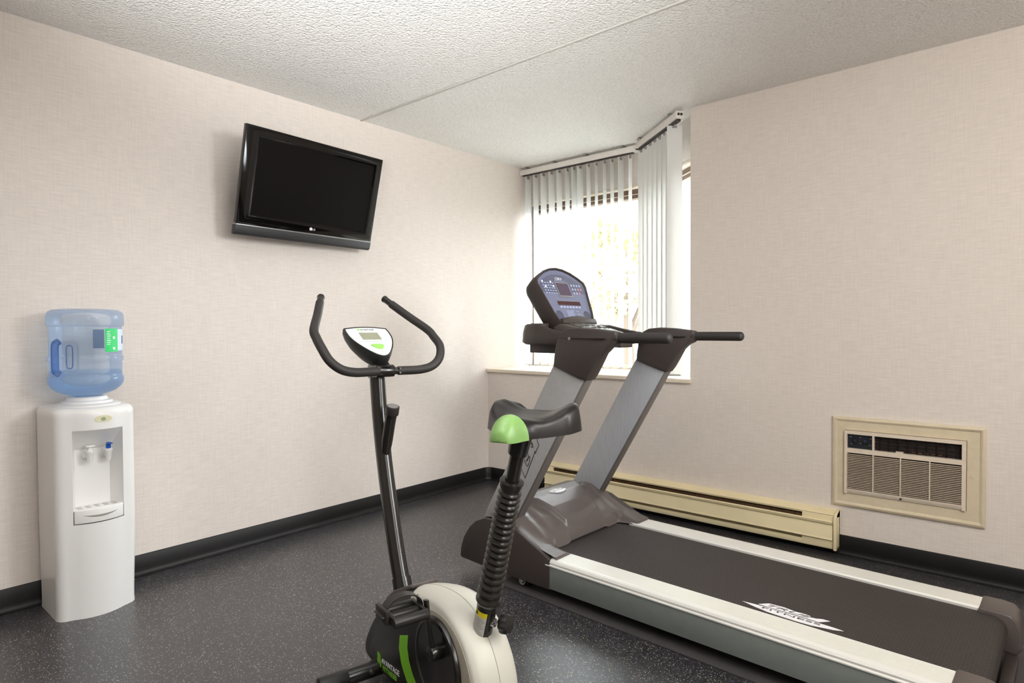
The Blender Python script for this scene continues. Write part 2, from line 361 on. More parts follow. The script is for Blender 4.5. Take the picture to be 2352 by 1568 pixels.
# ================================================================ THE ROOM
CZ = 2.43
XR, YB = 4.7, -5.2                       # far ends of the room behind the camera
bm = NB(); box(bm, (0, YB, -0.06), (XR, 0.0, 0)); struct(finish('floor', bm, 'floor'), 'dark grey rubber floor with tan and white speckles')
bm = NB(); box(bm, (-0.1, YB, CZ), (XR, 0.62, CZ + 0.1)); struct(finish('ceiling', bm, 'ceil'), 'white stippled ceiling with one long seam')
bm = NB(); box(bm, (-0.12, YB, -0.06), (0, 0.62, CZ)); struct(finish('wall_left', bm, 'wall'), 'wall with woven beige wallpaper behind the television')
bm = NB(); box(bm, (0, 0, -0.06), (1.622, 0.56, 0.82)); struct(finish('wall_ledge', bm, 'wall'), 'low papered wall under the window sill')
bm = NB(); prism(bm, [(1.622, 0), (XR, 0), (XR, 0.14), (1.70, 0.14), (1.622, 0.075)], XY, -0.06, CZ); struct(finish('wall_right', bm, 'wall'), 'papered wall with the air conditioner')
bm = NB(); box(bm, (0, YB - 0.1, -0.06), (XR, YB, CZ)); struct(finish('wall_back', bm, 'wall'))
bm = NB(); box(bm, (XR, YB, -0.06), (XR + 0.1, 0.14, CZ)); struct(finish('wall_far', bm, 'wall'))
# bay: back wall with an opening, then the angled wall
WT, WB = 2.165, 0.82
bm = NB(); box(bm, (0, 0.50, WT), (1.10, 0.62, CZ)); box(bm, (1.065, 0.50, WB), (1.10, 0.62, WT)); box(bm, (0, 0.5, WB), (0.012, 0.62, WT)); box(bm, (0, 0.52, 0), (1.1, 0.62, WB))
struct(finish('wall_bay', bm, 'wall'), 'back wall of the window bay above the blind')
AD = Vector((0.777, -0.63, 0)).normalized(); AN = Vector((0.63, 0.777, 0)).normalized(); A0 = Vector((1.099, 0.50, 0))
def AW(s, d, z): return A0 + AD * s + AN * d + Vector((0, 0, z))     # along the angled wall, outward, up
def abox(bm, s0, s1, d0, d1, z0, z1):
    c = [AW(s, d, z) for s in (s0, s1) for d in (d0, d1) for z in (z0, z1)]
    v = [bm.verts.new(p) for p in c]
    for f in ((0, 1, 3, 2), (4, 6, 7, 5), (0, 4, 5, 1), (2, 3, 7, 6), (0, 2, 6, 4), (1, 5, 7, 3)): bm.faces.new([v[i] for i in f])
bm = NB(); abox(bm, 0, 0.76, 0, 0.12, WT, CZ); abox(bm, 0, 0.03, 0, 0.12, WB, WT); abox(bm, 0.665, 0.76, 0, 0.12, WB, WT); abox(bm, 0, 0.76, 0.02, 0.12, 0, WB)
struct(finish('wall_bay_angled', bm, 'wall'), 'angled side wall of the window bay')
# ceiling seam
bm = NB(); box(bm, (0, -1.144, CZ - 0.006), (XR, -1.132, CZ + 0.001)); struct(finish('trim_1', bm, 'seam', bevel=0.002), 'thin seam strip across the ceiling')
# sill
bm = NB(); prism(bm, [(0.0, -0.022), (1.630, -0.022), (1.630, -0.0005), (1.6215, -0.0005), (1.6215, 0.09), (1.20, 0.46), (1.12, 0.54), (0.0, 0.54)], XY, 0.82, 0.845)
struct(finish('trim_2', bm, 'sill', bevel=0.005, seg=3), 'cream window sill')
# baseboards with coved toe
cove = [(0.0, 0.0), (0.016, 0.0), (0.017, 0.002), (0.011, 0.006), (0.006, 0.014), (0.0045, 0.03), (0.004, 0.094), (0.002, 0.097), (0.0, 0.098)]
def baseboard(name, path, label):
    bm = NB(); rings = []
    for (p, off) in path:
        rings.append([Vector((p[0] + off[0] * d, p[1] + off[1] * d, z)) for d, z in cove])
    loft(bm, rings); struct(finish(name, bm, 'rubber'), label)
baseboard('baseboard_left', [((0.0, YB), (1, 0)), ((0.0, -0.05), (1, 0)), ((0.012, -0.018), (0.85, -0.5)), ((0.035, -0.003), (0.4, -0.9))], 'black rubber cove base below the television wall')
baseboard('baseboard_right', [((0.035, -0.003), (0.4, -0.9)), ((0.07, 0.0), (0, -1)), ((XR, 0.0), (0, -1))], 'black rubber cove base below the air conditioner')

# ---------------------------------------------------------------- windows (frames + panes)
win = struct(thing('window_1', 'wide bay window behind the spread vertical blind slats', 'window')); del win['category']
bm = NB(); box(bm, (0.012, 0.492, WT - 0.018), (1.065, 0.56, WT)); finish('head_trim', bm, 'trim', win, 0.003)
bm = NB()
for x0, x1 in ((0.012, 0.045), (1.035, 1.065)): box(bm, (x0, 0.535, WB), (x1, 0.585, WT - 0.018))
box(bm, (0.045, 0.535, 2.085), (1.035, 0.585, WT - 0.018))
finish('window_frame', bm, 'bronze', win, 0.002)
bm = NB(); box(bm, (0.045, 0.528, 2.108), (1.035, 0.537, 2.112)); box(bm, (0.045, 0.54, 2.070), (1.035, 0.57, 2.0855)); box(bm, (0.045, 0.535, WB + 0.02), (1.035, 0.585, WB + 0.055)); finish('glazing_bead', bm, 'trim', win, 0.001)
bm = NB(); box(bm, (0.04, 0.560, WB + 0.05), (1.04, 0.565, 2.09)); finish('pane', bm, 'glass', win)
win2 = struct(thing('window_2', 'narrow angled bay window beside the air conditioner wall', 'window')); del win2['category']
bm = NB(); abox(bm, 0.03, 0.665, -0.006, 0.06, WT - 0.018, WT); finish('head_trim', bm, 'trim', win2, 0.003)
bm = NB()
for s0, s1 in ((0.03, 0.06), (0.64, 0.665)): abox(bm, s0, s1, 0.035, 0.085, WB, WT - 0.018)
abox(bm, 0.06, 0.64, 0.035, 0.085, 2.085, WT - 0.018)
finish('window_frame', bm, 'bronze', win2, 0.002)
bm = NB(); abox(bm, 0.06, 0.64, 0.028, 0.037, 2.108, 2.112); abox(bm, 0.06, 0.64, 0.04, 0.07, 2.070, 2.0855); abox(bm, 0.06, 0.64, 0.035, 0.085, WB + 0.02, WB + 0.055); finish('glazing_bead', bm, 'trim', win2, 0.001)
bm = NB(); abox(bm, 0.055, 0.645, 0.06, 0.065, WB + 0.05, 2.09); finish('pane', bm, 'glass', win2)

# ================================================================ OUTDOORS
bm = NB(); box(bm, (-30, 0.8, -0.9), (30, 60, -0.8)); struct(finish('ground', bm, 'ground'), 'pale ground outside the window')
def tree(loc, rad, zc, h, n, seed, label):
    r = random.Random(seed); t = thing('leafy_tree', label, 'tree', loc)
    bm = NB(); tube(bm, [(0, 0, 0), (0.05, 0.03, zc * 0.5), (0, 0, zc)], [0.13, 0.1, 0.05], 10)
    for k in range(6):
        a = k * 1.05; tube(bm, [(0, 0, zc * (0.55 + 0.05 * k)), (math.cos(a) * rad * 0.6, math.sin(a) * rad * 0.6, zc + h * (0.2 * (k % 3) - 0.1))], [0.05, 0.012], 6)
    finish('trunk', bm, 'bark', t)
    bm = NB()
    cl = [(r.uniform(-1, 1) * rad * .7, r.uniform(-1, 1) * rad * .7, zc + r.uniform(-1, 1) * h * .75, r.uniform(.25, .5) * rad) for _ in range(26)]
    for i in range(n):
        cx, cy, cz, cr = cl[i % 26]; d = Vector((r.gauss(0, 1), r.gauss(0, 1), r.gauss(0, 1))).normalized() * cr * r.uniform(.4, 1)
        p = Vector((cx, cy, cz)) + d; q = Quaternion((r.gauss(0, 1), r.gauss(0, 1), r.gauss(0, 1), r.gauss(0, 1))).normalized(); s = r.uniform(.04, .075)
        v = [bm.verts.new(p + q @ Vector(c) * s) for c in ((-1.1, 0, 0), (0, -.6, .1), (1.2, 0, 0), (0, .6, .1))]
        f = bm.faces.new(v); f.material_index = 0 if r.random() < .6 else 1
    o = finish('foliage', bm, ['leafa', 'leafb'], t, smooth=False); o['kind'] = 'stuff'
tree((-2.4, 6.2, -0.8), 1.0, 2.9, 1.2, 6000, 1, 'pale yellow green tree seen between the right slats of the blind')
tree((-5.2, 8.6, -0.8), 1.1, 2.9, 1.2, 5000, 2, 'pale tree seen behind the left half of the blind')
nb = thing('neighbouring_building', 'low white sided building with grey fascia seen through the angled window', 'building', (0, 6.0, -0.8))
bm = NB(); box(bm, (-1.25, 0, 0), (3.2, 3, 2.06)); finish('wall', bm, 'siding', nb)
bm = NB(); box(bm, (-1.35, -0.12, 2.06), (3.3, 3.1, 2.34)); finish('roof_fascia', bm, 'fascia', nb)
bt = None
for k in range(14):
    if bt is None:
        bm = NB(); box(bm, (-0.02, -0.03, 0), (0.02, 0.001, 2.06)); bt = finish('batten', bm, 'fascia', nb)
    else:
        c = bt.copy(); COL.objects.link(c); c.parent = nb; bt_x = c
    (bt if k == 0 else bt_x).location = (-1.2 + k * 0.33, 0, 0)

# ================================================================ VERTICAL BLINDS
def slat_mesh():
    bm = NB(); w = 0.0445; pts = []
    for i in range(9):
        u = -1 + i / 4; pts.append((u * w, 0.0045 * (1 - u * u)))
    rings = [[(x, y - 0.0004, z) for x, y in pts] + [(x, y + 0.0004, z) for x, y in pts[::-1]] for z in (0.862, 2.352)]
    loft(bm, rings)
    return bm
BL1 = [(0.072, 96.6), (0.151, 100.4), (0.228, 95.9), (0.306, 94.7), (0.38, 97.9), (0.455, 102.9), (0.517, 98.4), (0.571, 92.6), (0.646, 104.0), (0.713, 108.9), (0.784, 105.7), (0.847, 105.2), (0.917, 93.7), (0.993, 104.0)]
# angled rail runs along a line 0.12 inside the angled wall
def rail2(s): return A0 + AD * s - AN * 0.12
BL2 = [(0.130, 8), (0.205, 7), (0.280, 9), (0.355, 7), (0.430, 8), (0.505, 9), (0.570, 7), (0.640, 72)]
blind = thing('vertical_blind', 'white vertical blind with slats spread open across the wide window', 'blind')
bm = NB(); box(bm, (0.004, 0.382, 2.372), (1.035, 0.428, 2.412)); finish('headrail', bm, 'rail', blind, 0.003)
bm = NB(); box(bm, (1.035, 0.380, 2.370), (1.043, 0.430, 2.414)); e = finish('end_cap', bm, 'rail', blind, 0.002)
bm = NB(); rod(bm, (1.043, 0.40, 2.392), (1.046, 0.40, 2.392), 0.010); rod(bm, (1.043, 0.418, 2.392), (1.046, 0.418, 2.392), 0.005); finish('cord_hole', bm, 'dark_metal', e)
for x in (0.06, 0.33, 0.62, 0.93):
    bm = NB(); box(bm, (x, 0.378, 2.412), (x + 0.02, 0.432, 2.43)); finish('bracket', bm, 'silver', blind, 0.001)
bm = NB(); box(bm, (0.02, 0.392, 2.366), (1.02, 0.418, 2.3725)); finish('track_slot', bm, 'dark_metal', blind)
proto = None
def stem_bm():
    bm = NB(); box(bm, (-0.004, -0.003, 2.345), (0.004, 0.003, 2.37)); box(bm, (-0.014, -0.004, 2.338), (0.014, 0.004, 2.350)); return bm
def weight_bm():
    bm = NB(); box(bm, (-0.040, 0.0015, 0.858), (0.040, 0.0065, 0.868)); return bm
protoset = {}
def put_slat(parent, x, y, deg):
    if 's' not in protoset:
        o = finish('slat', slat_mesh(), 'slat', parent); protoset['s'] = o
        a = finish('carrier_clip', stem_bm(), 'silver', o); b = finish('bottom_weight', weight_bm(), 'silver', o); protoset['k'] = (a, b)
    else:
        o = protoset['s'].copy(); COL.objects.link(o); o.parent = parent
        for k in protoset['k']:
            c = k.copy(); COL.objects.link(c); c.parent = o
    o.location = (x, y, 0); o.rotation_euler = (0, 0, math.radians(deg))
for x, a in BL1: put_slat(blind, x, 0.405, a)
blind2 = thing('vertical_blind', 'white vertical blind with slats closed across the angled window', 'blind')
def r2box(bm, s0, s1, d0, d1, z0, z1): abox(bm, s0, s1, -0.12 + d0, -0.12 + d1, z0, z1)
bm = NB(); r2box(bm, 0.085, 0.70, -0.023, 0.023, 2.372, 2.412); finish('headrail', bm, 'rail', blind2, 0.003)
bm = NB(); r2box(bm, 0.70, 0.709, -0.025, 0.025, 2.370, 2.414); e = finish('end_cap', bm, 'rail', blind2, 0.002)
bm = NB()
for d in (-0.009, 0.009): rod(bm, AW(0.709, -0.12 + d, 2.395), AW(0.712, -0.12 + d, 2.395), 0.008)
finish('cord_hole', bm, 'dark_metal', e)
for s in (0.13, 0.6):
    bm = NB(); r2box(bm, s, s + 0.02, -0.027, 0.027, 2.412, 2.43); finish('bracket', bm, 'silver', blind2, 0.001)
bm = NB(); r2box(bm, 0.10, 0.695, -0.012, 0.012, 2.358, 2.3725); finish('track_slot', bm, 'dark_metal', blind2)
for s, a in BL2:
    p = rail2(s); put_slat(blind2, p.x, p.y, -39 + a)

# ================================================================ BASEBOARD HEATER
ht = thing('baseboard_heater', 'long cream metal baseboard heater on the wall behind the treadmill', 'heater')
HX0, HX1 = 0.585, 2.425
bm = NB(); prism(bm, [(0.0, 0.035), (-0.012, 0.035), (-0.012, 0.19), (-0.058, 0.195), (-0.062, 0.205), (-0.012, 0.222), (0.0, 0.222)], YZ, HX0, HX1); finish('back_panel', bm, 'heater', ht)
bm = NB(); prism(bm, [(-0.062, 0.155), (-0.074, 0.160), (-0.078, 0.172), (-0.070, 0.176), (-0.066, 0.168), (-0.060, 0.165), (-0.060, 0.088), (-0.068, 0.076), (-0.072, 0.080), (-0.066, 0.09), (-0.066, 0.150)], YZ, HX0 + .005, HX1 - .02)
finish('front_panel', bm, 'heater', ht)
bm = NB(); prism(bm, [(-0.012, 0.032), (-0.058, 0.032), (-0.062, 0.038), (-0.060, 0.060), (-0.056, 0.060), (-0.056, 0.040), (-0.012, 0.040)], YZ, HX0, HX1); finish('bottom_lip', bm, 'heater', ht)
for x0, x1 in ((HX0, HX0 + 0.075), (HX1 - 0.165, HX1 - 0.014)):
    bm = NB(); box(bm, (x0, -0.061, 0.036), (x1, -0.004, 0.200)); finish('end_cover', bm, 'heater', ht, 0.003)
bm = NB(); prism(bm, [(0.0, 0.030), (-0.074, 0.030), (-0.076, 0.19), (-0.064, 0.212), (0.0, 0.226)], YZ, HX1 - 0.014, HX1); finish('end_cap', bm, 'heater', ht, 0.003)
bm = NB(); box(bm, (HX0 + .07, -0.050, 0.09), (HX1 - .16, -0.013, 0.185)); finish('element_housing', bm, 'fins', ht)
bm = NB()
for i in range(150): x = HX0 + 0.08 + i * 0.0105; box(bm, (x, -0.055, 0.085), (x + 0.0015, -0.049, 0.188))
o = finish('heating_fins', bm, 'fins', ht, smooth=False); o['kind'] = 'stuff'

# ================================================================ WALL AIR CONDITIONER
ac = thing('wall_air_conditioner', 'beige through-wall air conditioner set in a moulded frame', 'air conditioner')
def ring(bm, o, i, y0, y1, yi0=None):
    """rectangular ring; o,i = (x0,x1,z0,z1) outer, inner; sloping from y0 (outer front) to y1 (inner front)"""
    A = [(o[0], o[2]), (o[1], o[2]), (o[1], o[3]), (o[0], o[3])]; B = [(i[0], i[2]), (i[1], i[2]), (i[1], i[3]), (i[0], i[3])]
    la = [bm.verts.new((x, 0.0, z)) for x, z in A]; lb = [bm.verts.new((x, y0, z)) for x, z in A]
    lc = [bm.verts.new((x, y1, z)) for x, z in B]; ld = [bm.verts.new((x, 0.0, z)) for x, z in B]
    for P, Q in ((la, lb), (lb, lc), (lc, ld), (ld, la)):
        for k in range(4): bm.faces.new((P[k], P[(k + 1) % 4], Q[(k + 1) % 4], Q[k]))
oX0, oX1, oZ0, oZ1 = 2.392, 3.010, 0.250, 0.698
bm = NB(); ring(bm, (oX0, oX1, oZ0, oZ1), (oX0 + .012, oX1 - .012, oZ0 + .012, oZ1 - .012), -0.014, -0.020)
ring(bm, (oX0 + .012, oX1 - .012, oZ0 + .012, oZ1 - .012), (oX0 + .024, oX1 - .024, oZ0 + .024, oZ1 - .024), -0.020, -0.010); finish('moulding', bm, 'ac', ac, 0.001)
bm = NB(); ring(bm, (oX0 + .023, oX1 - .023, oZ0 + .023, oZ1 - .023), (2.446, 2.942, 0.316, 0.634), -0.011, -0.011); finish('surround_panel', bm, 'ac', ac)
bm = NB(); rod(bm, (2.965, -0.011, 0.475), (2.965, -0.015, 0.475), 0.006); finish('screw', bm, 'ac_unit', ac)
bm = NB(); box(bm, (2.448, -0.002, 0.318), (2.940, 0.0005, 0.632)); finish('unit_backing', bm, 'ac_gap', ac)
uy = -0.026
bm = NB(); box(bm, (2.460, uy, 0.616), (2.924, 0, 0.632)); box(bm, (2.448, uy, 0.318), (2.460, 0, 0.632)); box(bm, (2.924, uy, 0.318), (2.940, 0, 0.632))
box(bm, (2.460, uy, 0.523), (2.924, 0, 0.545)); box(bm, (2.570, uy, 0.545), (2.578, 0, 0.616))
prism(bm, [(0, 0.318), (uy * .6, 0.318), (uy, 0.334), (uy, 0.342), (0, 0.342)], YZ, 2.4602, 2.9238)
box(bm, (2.668, uy + .0004, 0.5452), (2.698, 0, 0.552)); finish('unit_bezel', bm, 'ac_unit', ac)
bm = NB(); box(bm, (2.460, -0.010, 0.545), (2.570, -0.003, 0.616)); cp = finish('control_panel', bm, 'ac_panel', ac)
for kx in (2.493, 2.538):
    bm = NB(); rod(bm, (kx, -0.010, 0.582), (kx, -0.022, 0.582), 0.012, 20, 0.010); finish('knob', bm, 'ac_black', cp, 0.001)
    bm = NB(); box(bm, (kx - .001, -0.0235, 0.583), (kx + .001, -0.0215, 0.592)); finish('knob_mark', bm, 'blue', cp)
bm = NB(); 
for kx, kz in ((2.472, .6), (2.476, .565), (2.515, .6), (2.516, .57), (2.56, .598), (2.558, .565)): box(bm, (kx - .003, -0.0105, kz), (kx + .004, -0.0101, kz + .002))
finish('dial_print', bm, 'btn', cp)
bm = NB()
for z in (0.562, 0.580, 0.598): box(bm, (2.579, -0.014, z), (2.924, -0.010, z + 0.0018))
for k in range(9): box(bm, (2.60 + k * .038, -0.012, 0.546), (2.602 + k * .038, -0.004, 0.616))
finish('discharge_grille', bm, 'ac_black', ac)
bm = NB()
for k in range(5): box(bm, (2.73 + k * .026, -0.006, 0.552), (2.745 + k * .026, -0.004, 0.557))
finish('inner_vanes', bm, 'fins', ac)
lou = None; nl = 21
for i in range(nl):
    z = 0.3455 + i * (0.520 - 0.3455) / nl
    if lou is None:
        bm = NB(); prism(bm, [(uy + .008, 0.0008), (uy + .001, 0.0), (uy - .0015, 0.0024), (uy + .008, 0.0036)], YZ, 2.459, 2.925); lou = finish('louver', bm, 'ac_unit', ac); c = lou
    else: c = lou.copy(); COL.objects.link(c); c.parent = ac
    c.location = (0, 0, z)
for x in (2.572, 2.686, 2.802):
    bm = NB(); box(bm, (x, uy - 0.002, 0.340), (x + 0.004, -0.004, 0.525)); finish('grille_bar', bm, 'ac_unit', ac)
bm = NB(); rod(bm, (2.690, uy + .008, 0.329), (2.690, uy - .002, 0.329), 0.0045, 12); finish('screw', bm, 'dark_metal', ac)

# ================================================================ TELEVISION
tv = thing('television', 'black flat television tilted down on the left wall', 'television', (0.2, -1.583, 1.878))
tv.rotation_euler = (0, math.radians(14.35), math.radians(2.5))
w2, h2 = 0.417, 0.268                    # half size; the local front is +x
barh = 0.055
bm = NB()
o_ = (-w2, w2, -h2 + barh, h2); i_ = (-w2 + .062, w2 - .042, -h2 + barh + .045, h2 - .040)
def tvring(bm, o, i, xo, xi, xb):
    A = [(o[0], o[2]), (o[1], o[2]), (o[1], o[3]), (o[0], o[3])]; B = [(i[0], i[2]), (i[1], i[2]), (i[1], i[3]), (i[0], i[3])]
    la = [bm.verts.new((xb, y, z)) for y, z in A]; lb = [bm.verts.new((xo, y, z)) for y, z in A]
    lc = [bm.verts.new((xi, y, z)) for y, z in B]; ld = [bm.verts.new((xb, y, z)) for y, z in B]
    for P, Q in ((la, lb), (lb, lc), (lc, ld), (ld, la)):
        for k in range(4): bm.faces.new((P[k], P[(k + 1) % 4], Q[(k + 1) % 4], Q[k]))
tvring(bm, o_, i_, 0.0, 0.0, -0.03); finish('bezel', bm, 'piano', tv, 0.002)
bm = NB(); i2 = (i_[0] + .009, i_[1] - .007, i_[2] + .007, i_[3] - .007)
tvring(bm, i_, i2, -0.0005, -0.0042, -0.02); finish('inner_bezel', bm, 'gloss_edge', tv)
bm = NB(); box(bm, (-0.02, i2[0], i2[2]), (-0.006, i2[1], i2[3])); finish('screen', bm, 'screen', tv)
bm = NB(); box(bm, (-0.03, -w2, -h2 + barh - .007), (0.003, w2, -h2 + barh + .0005)); finish('silver_strip', bm, 'silver', tv, 0.001)
bm = NB(); prism(bm, [(-0.03, -h2 + barh - .007), (0.0, -h2 + barh - .007), (-0.002, -h2 + .012), (-0.012, -h2), (-0.03, -h2)], lambda u, v, w: Vector((u, w, v)), -w2 - .003, w2 + .003); finish('speaker_bar', bm, 'tvbar', tv, 0.002)
bm = NB(); box(bm, (-0.055, -w2 + .02, -h2 + .03), (-0.028, w2 - .02, h2 - .01)); box(bm, (-0.085, -.26, -.2), (-0.05, .26, .18)); finish('back_housing', bm, 'piano', tv, 0.008)
bm = NB(); box(bm, (-0.12, -.1, -.1), (-0.08, .1, .1)); rod(bm, (-.20, 0, -.02), (-0.1, 0, 0), 0.03); finish('wall_mount', bm, 'dark_metal', tv, 0.003)
bm = NB(); box(bm, (-0.2, -.14, -0.20), (-0.186, .14, 0.13), rot=Matrix.Rotation(math.radians(-14.35), 3, 'Y')); finish('mount_plate', bm, 'dark_metal', tv)
ly, lz = 0.0, -h2 + barh + .018
bm = NB(); rod(bm, (0.0002, ly + .002, lz + .006), (0.0012, ly + .002, lz + .006), 0.0085, 24); lg = finish('logo', bm, 'white', tv)
bm = NB(); box(bm, (0.0012, ly - .001, lz + .002), (0.0015, ly + .0002, lz + .010)); box(bm, (0.0012, ly - .001, lz + .002), (0.0015, ly + .003, lz + .0031)); box(bm, (0.0012, ly - .0045, lz + .008), (0.0015, ly - .003, lz + .0095)); finish('logo_mark', bm, 'silver', lg)
text_mesh('lettering', 'LG', 'white', tv, (0.0006, ly + .0125, lz + .0005), (0, 1, 0), (0, 0, 1), 0.0155, 0.0003)

# ================================================================ WATER COOLER
wc = thing('water_cooler', 'white freestanding water cooler against the left wall', 'water cooler', (0, -2.642, 0))
HW = 0.143; ZT = 0.838
def plan(sc=1.0, dx=0.0):
    """half plan of the body, from back left round the front to back right, as (x, y)"""
    pts = [(0.04, -HW)]
    for k in range(7):
        a = -PI / 2 + k / 6 * (PI / 2 * 0.82); pts.append((0.252 + 0.045 * math.cos(a), -HW + 0.045 + 0.045 * math.sin(a)))
    return pts
side = plan()
def front_x(y): return 0.296 + 0.036 * (1 - (y / 0.10) ** 2)
ys = [-0.088, -0.075, -0.055, -0.035, -0.012, 0.012, 0.035, 0.055, 0.075, 0.088]
L_ = side + [(front_x(y), y) for y in ys] + [(x, -y) for x, y in side[::-1]]
nS = len(side); iA, iB = nS, nS + len(ys) - 1
def wscale(z):      # slight taper at foot and rounded shoulder
    s = 1.0 - 0.035 * sstep(0.35, 0.0, z)
    return s
zs = [0.0, 0.012, 0.06, 0.2, 0.375, 0.379, 0.43, 0.434, 0.45, 0.55, 0.65, 0.70, 0.735, 0.750, 0.758, 0.775, 0.80, 0.815]
def cpt(x, y, z, inset=0.0):
    s = wscale(z); k = 1 - inset / 0.14
    return Vector((0.04 + (x - 0.04) * (s if x > .1 else 1) - (inset if x > .06 else 0), y * s * k, z))
bm = NB(); rows = []
for z in zs: rows.append([bm.verts.new(cpt(x, y, z)) for x, y in L_])
for ins, z in ((0.004, 0.827), (0.012, 0.835), (0.024, ZT)): rows.append([bm.verts.new(cpt(x, y, z, ins)) for x, y in L_])
zz = zs + [0.827, 0.835, ZT]
for i in range(len(rows) - 1):
    for k in range(len(L_) - 1):
        if zz[i] >= 0.379 - 1e-6 and zz[i + 1] <= 0.750 + 1e-6 and iA <= k < iB:
            if zz[i] < 0.43 - 1e-6: continue
            continue
        bm.faces.new((rows[i][k], rows[i][k + 1], rows[i + 1][k + 1], rows[i + 1][k]))
bm.faces.new(rows[-1]); bm.faces.new(rows[0][::-1])
for i in range(len(rows) - 1): bm.faces.new((rows[i][0], rows[i + 1][0], rows[i + 1][-1], rows[i][-1]))
finish('body', bm, 'cool', wc, ang=50)
# alcove: lofted recess from opening to its smaller back wall
def opening(n=7):
    z0, z1 = 0.43, 0.750
    p = [(front_x(y), y, z0) for y in ys] + [(front_x(.088), .088, z) for z in (0.5, 0.6, 0.7)] + [(front_x(y), y, z1) for y in ys[::-1]] + [(front_x(-.088), -.088, z) for z in (0.7, 0.6, 0.5)]
    return [Vector((0.04 + (x - .04) * wscale(z), y * wscale(z), z)) for x, y, z in p]
O1 = opening()
def backp(p):
    y = max(-.062, min(.062, p.y * .75)); z = 0.43 + (p.z - 0.43) * (0.73 if p.z > 0.44 else 1)
    return Vector((0.225 + 0.012 * (1 - (y / .062) ** 2), y, z))
O3 = [backp(p) for p in O1]
mid = lambda t: [a.lerp(b, t) for a, b in zip(O1, O3)]
bm = NB(); R_ = loft(bm, [O1, mid(.12), mid(.5), mid(.9), O3], caps=False); bm.faces.new(R_[-1]); finish('dispensing_alcove', bm, 'cool', wc, ang=38)
# drip tray
bm = NB(); tr = [(front_x(y) + .002, y) for y in ys]; tr = [(0.24, -.084)] + [(x, max(-.086, min(.086, y))) for x, y in tr] + [(0.24, .084)]
prism(bm, tr, XY, 0.382, 0.434); dt = finish('drip_tray', bm, 'cool', wc, 0.002)
bm = NB()
for k in range(5): y = -.06 + k * .03; box(bm, (0.262, y - .008, 0.4335), (0.268, y + .008, 0.4350)); box(bm, (0.285, y - .008, 0.4335), (0.290, y + .008, 0.4350))
finish('tray_slots', bm, 'cool_dark', dt)
bm = NB(); gr = [(front_x(y) + .0026, y) for y in (-.06, -.04, -.02, 0, .02, .04, .06)]
loft(bm, [[(x, y, 0.414 + .012 * (1 - (y / .062) ** 2) * s) for x, y in gr] for s in (-1, -.3)] , caps=False, closed=False)
finish('finger_groove', bm, 'cool_dark', dt)
bm = NB(); box(bm, (0.20, -.086, 0.3755), (front_x(0.088) - .002, .086, 0.3825)); finish('tray_seam', bm, 'cool_dark', wc)
# seam round the foot
bm = NB(); loft(bm, [[cpt(x + .0012, y * 1.008, z) for x, y in L_] for z in (0.0, 0.014)], caps=False, closed=False); finish('base_skirt', bm, 'cool', wc)
# top collar and funnel
bm = NB(); lathe(bm, [(0.118, 0.0), (0.118, 0.006), (0.110, 0.010), (0.092, 0.012), (0.088, 0.020), (0.074, 0.024), (0.070, 0.036), (0.058, 0.040), (0.052, 0.039), (0.047, 0.012), (0.02, 0.008)], 40, (0.172, 0, ZT - .002)); finish('bottle_collar', bm, 'cool', wc, ang=30)
# oval badge
def oval(cx, cz, a, b, x, n=28): return [(x, cx + a * math.cos(2 * PI * k / n), cz + b * math.sin(2 * PI * k / n)) for k in range(n)]
bm = NB(); loft(bm, [oval(0.012, 0.792, 0.031, 0.0135, front_x(0) - .003), oval(0.012, 0.792, 0.0305, 0.013, front_x(0) + .0015)]); bd = finish('badge', bm, 'badge', wc)
bm = NB(); loft(bm, [oval(0.012, 0.791, 0.009, 0.0075, front_x(0) + .001, 16), oval(0.012, 0.791, 0.009, 0.0075, front_x(0) + .002, 16)]); finish('badge_emblem', bm, 'badge_g', bd)
# taps
for y, colr, nm in ((-0.022, 'cool', 'white lever tap'), (0.043, 'blue', 'tap with a blue lever')):
    t = thing('tap', nm, 'x'); del t['category']; t.parent = wc; t.location = (0.228, y, 0.638); t.scale = (1.25, 1.25, 1.35)
    bm = NB(); rod(bm, (0, 0, 0), (0.016, 0, 0), 0.013, 20); rod(bm, (0.014, 0, 0), (0.036, 0, 0.0), 0.009, 16); finish('spigot', bm, 'cool', t, 0.001)
    bm = NB(); lathe(bm, [(0.006, -0.022), (0.007, -0.022), (0.0105, 0.004), (0.012, 0.006), (0.012, 0.012), (0.010, 0.014)], 20, (0.040, 0, 0.004)); finish('spout', bm, 'cool', t)
    bm = NB(); box(bm, (0.035, -.005, 0.016), (0.045, .005, 0.030))
    if colr == 'blue': prism(bm, [(0.033, 0.018), (0.046, 0.018), (0.046, 0.030), (0.066, 0.034), (0.066, 0.037), (0.040, 0.037), (0.033, 0.030)], lambda u, v, w: Vector((u, w, v)), -.006, .006)
    else: box(bm, (0.030, -.013, 0.029), (0.052, .013, 0.033))
    finish('lever', bm, colr, t, 0.001)

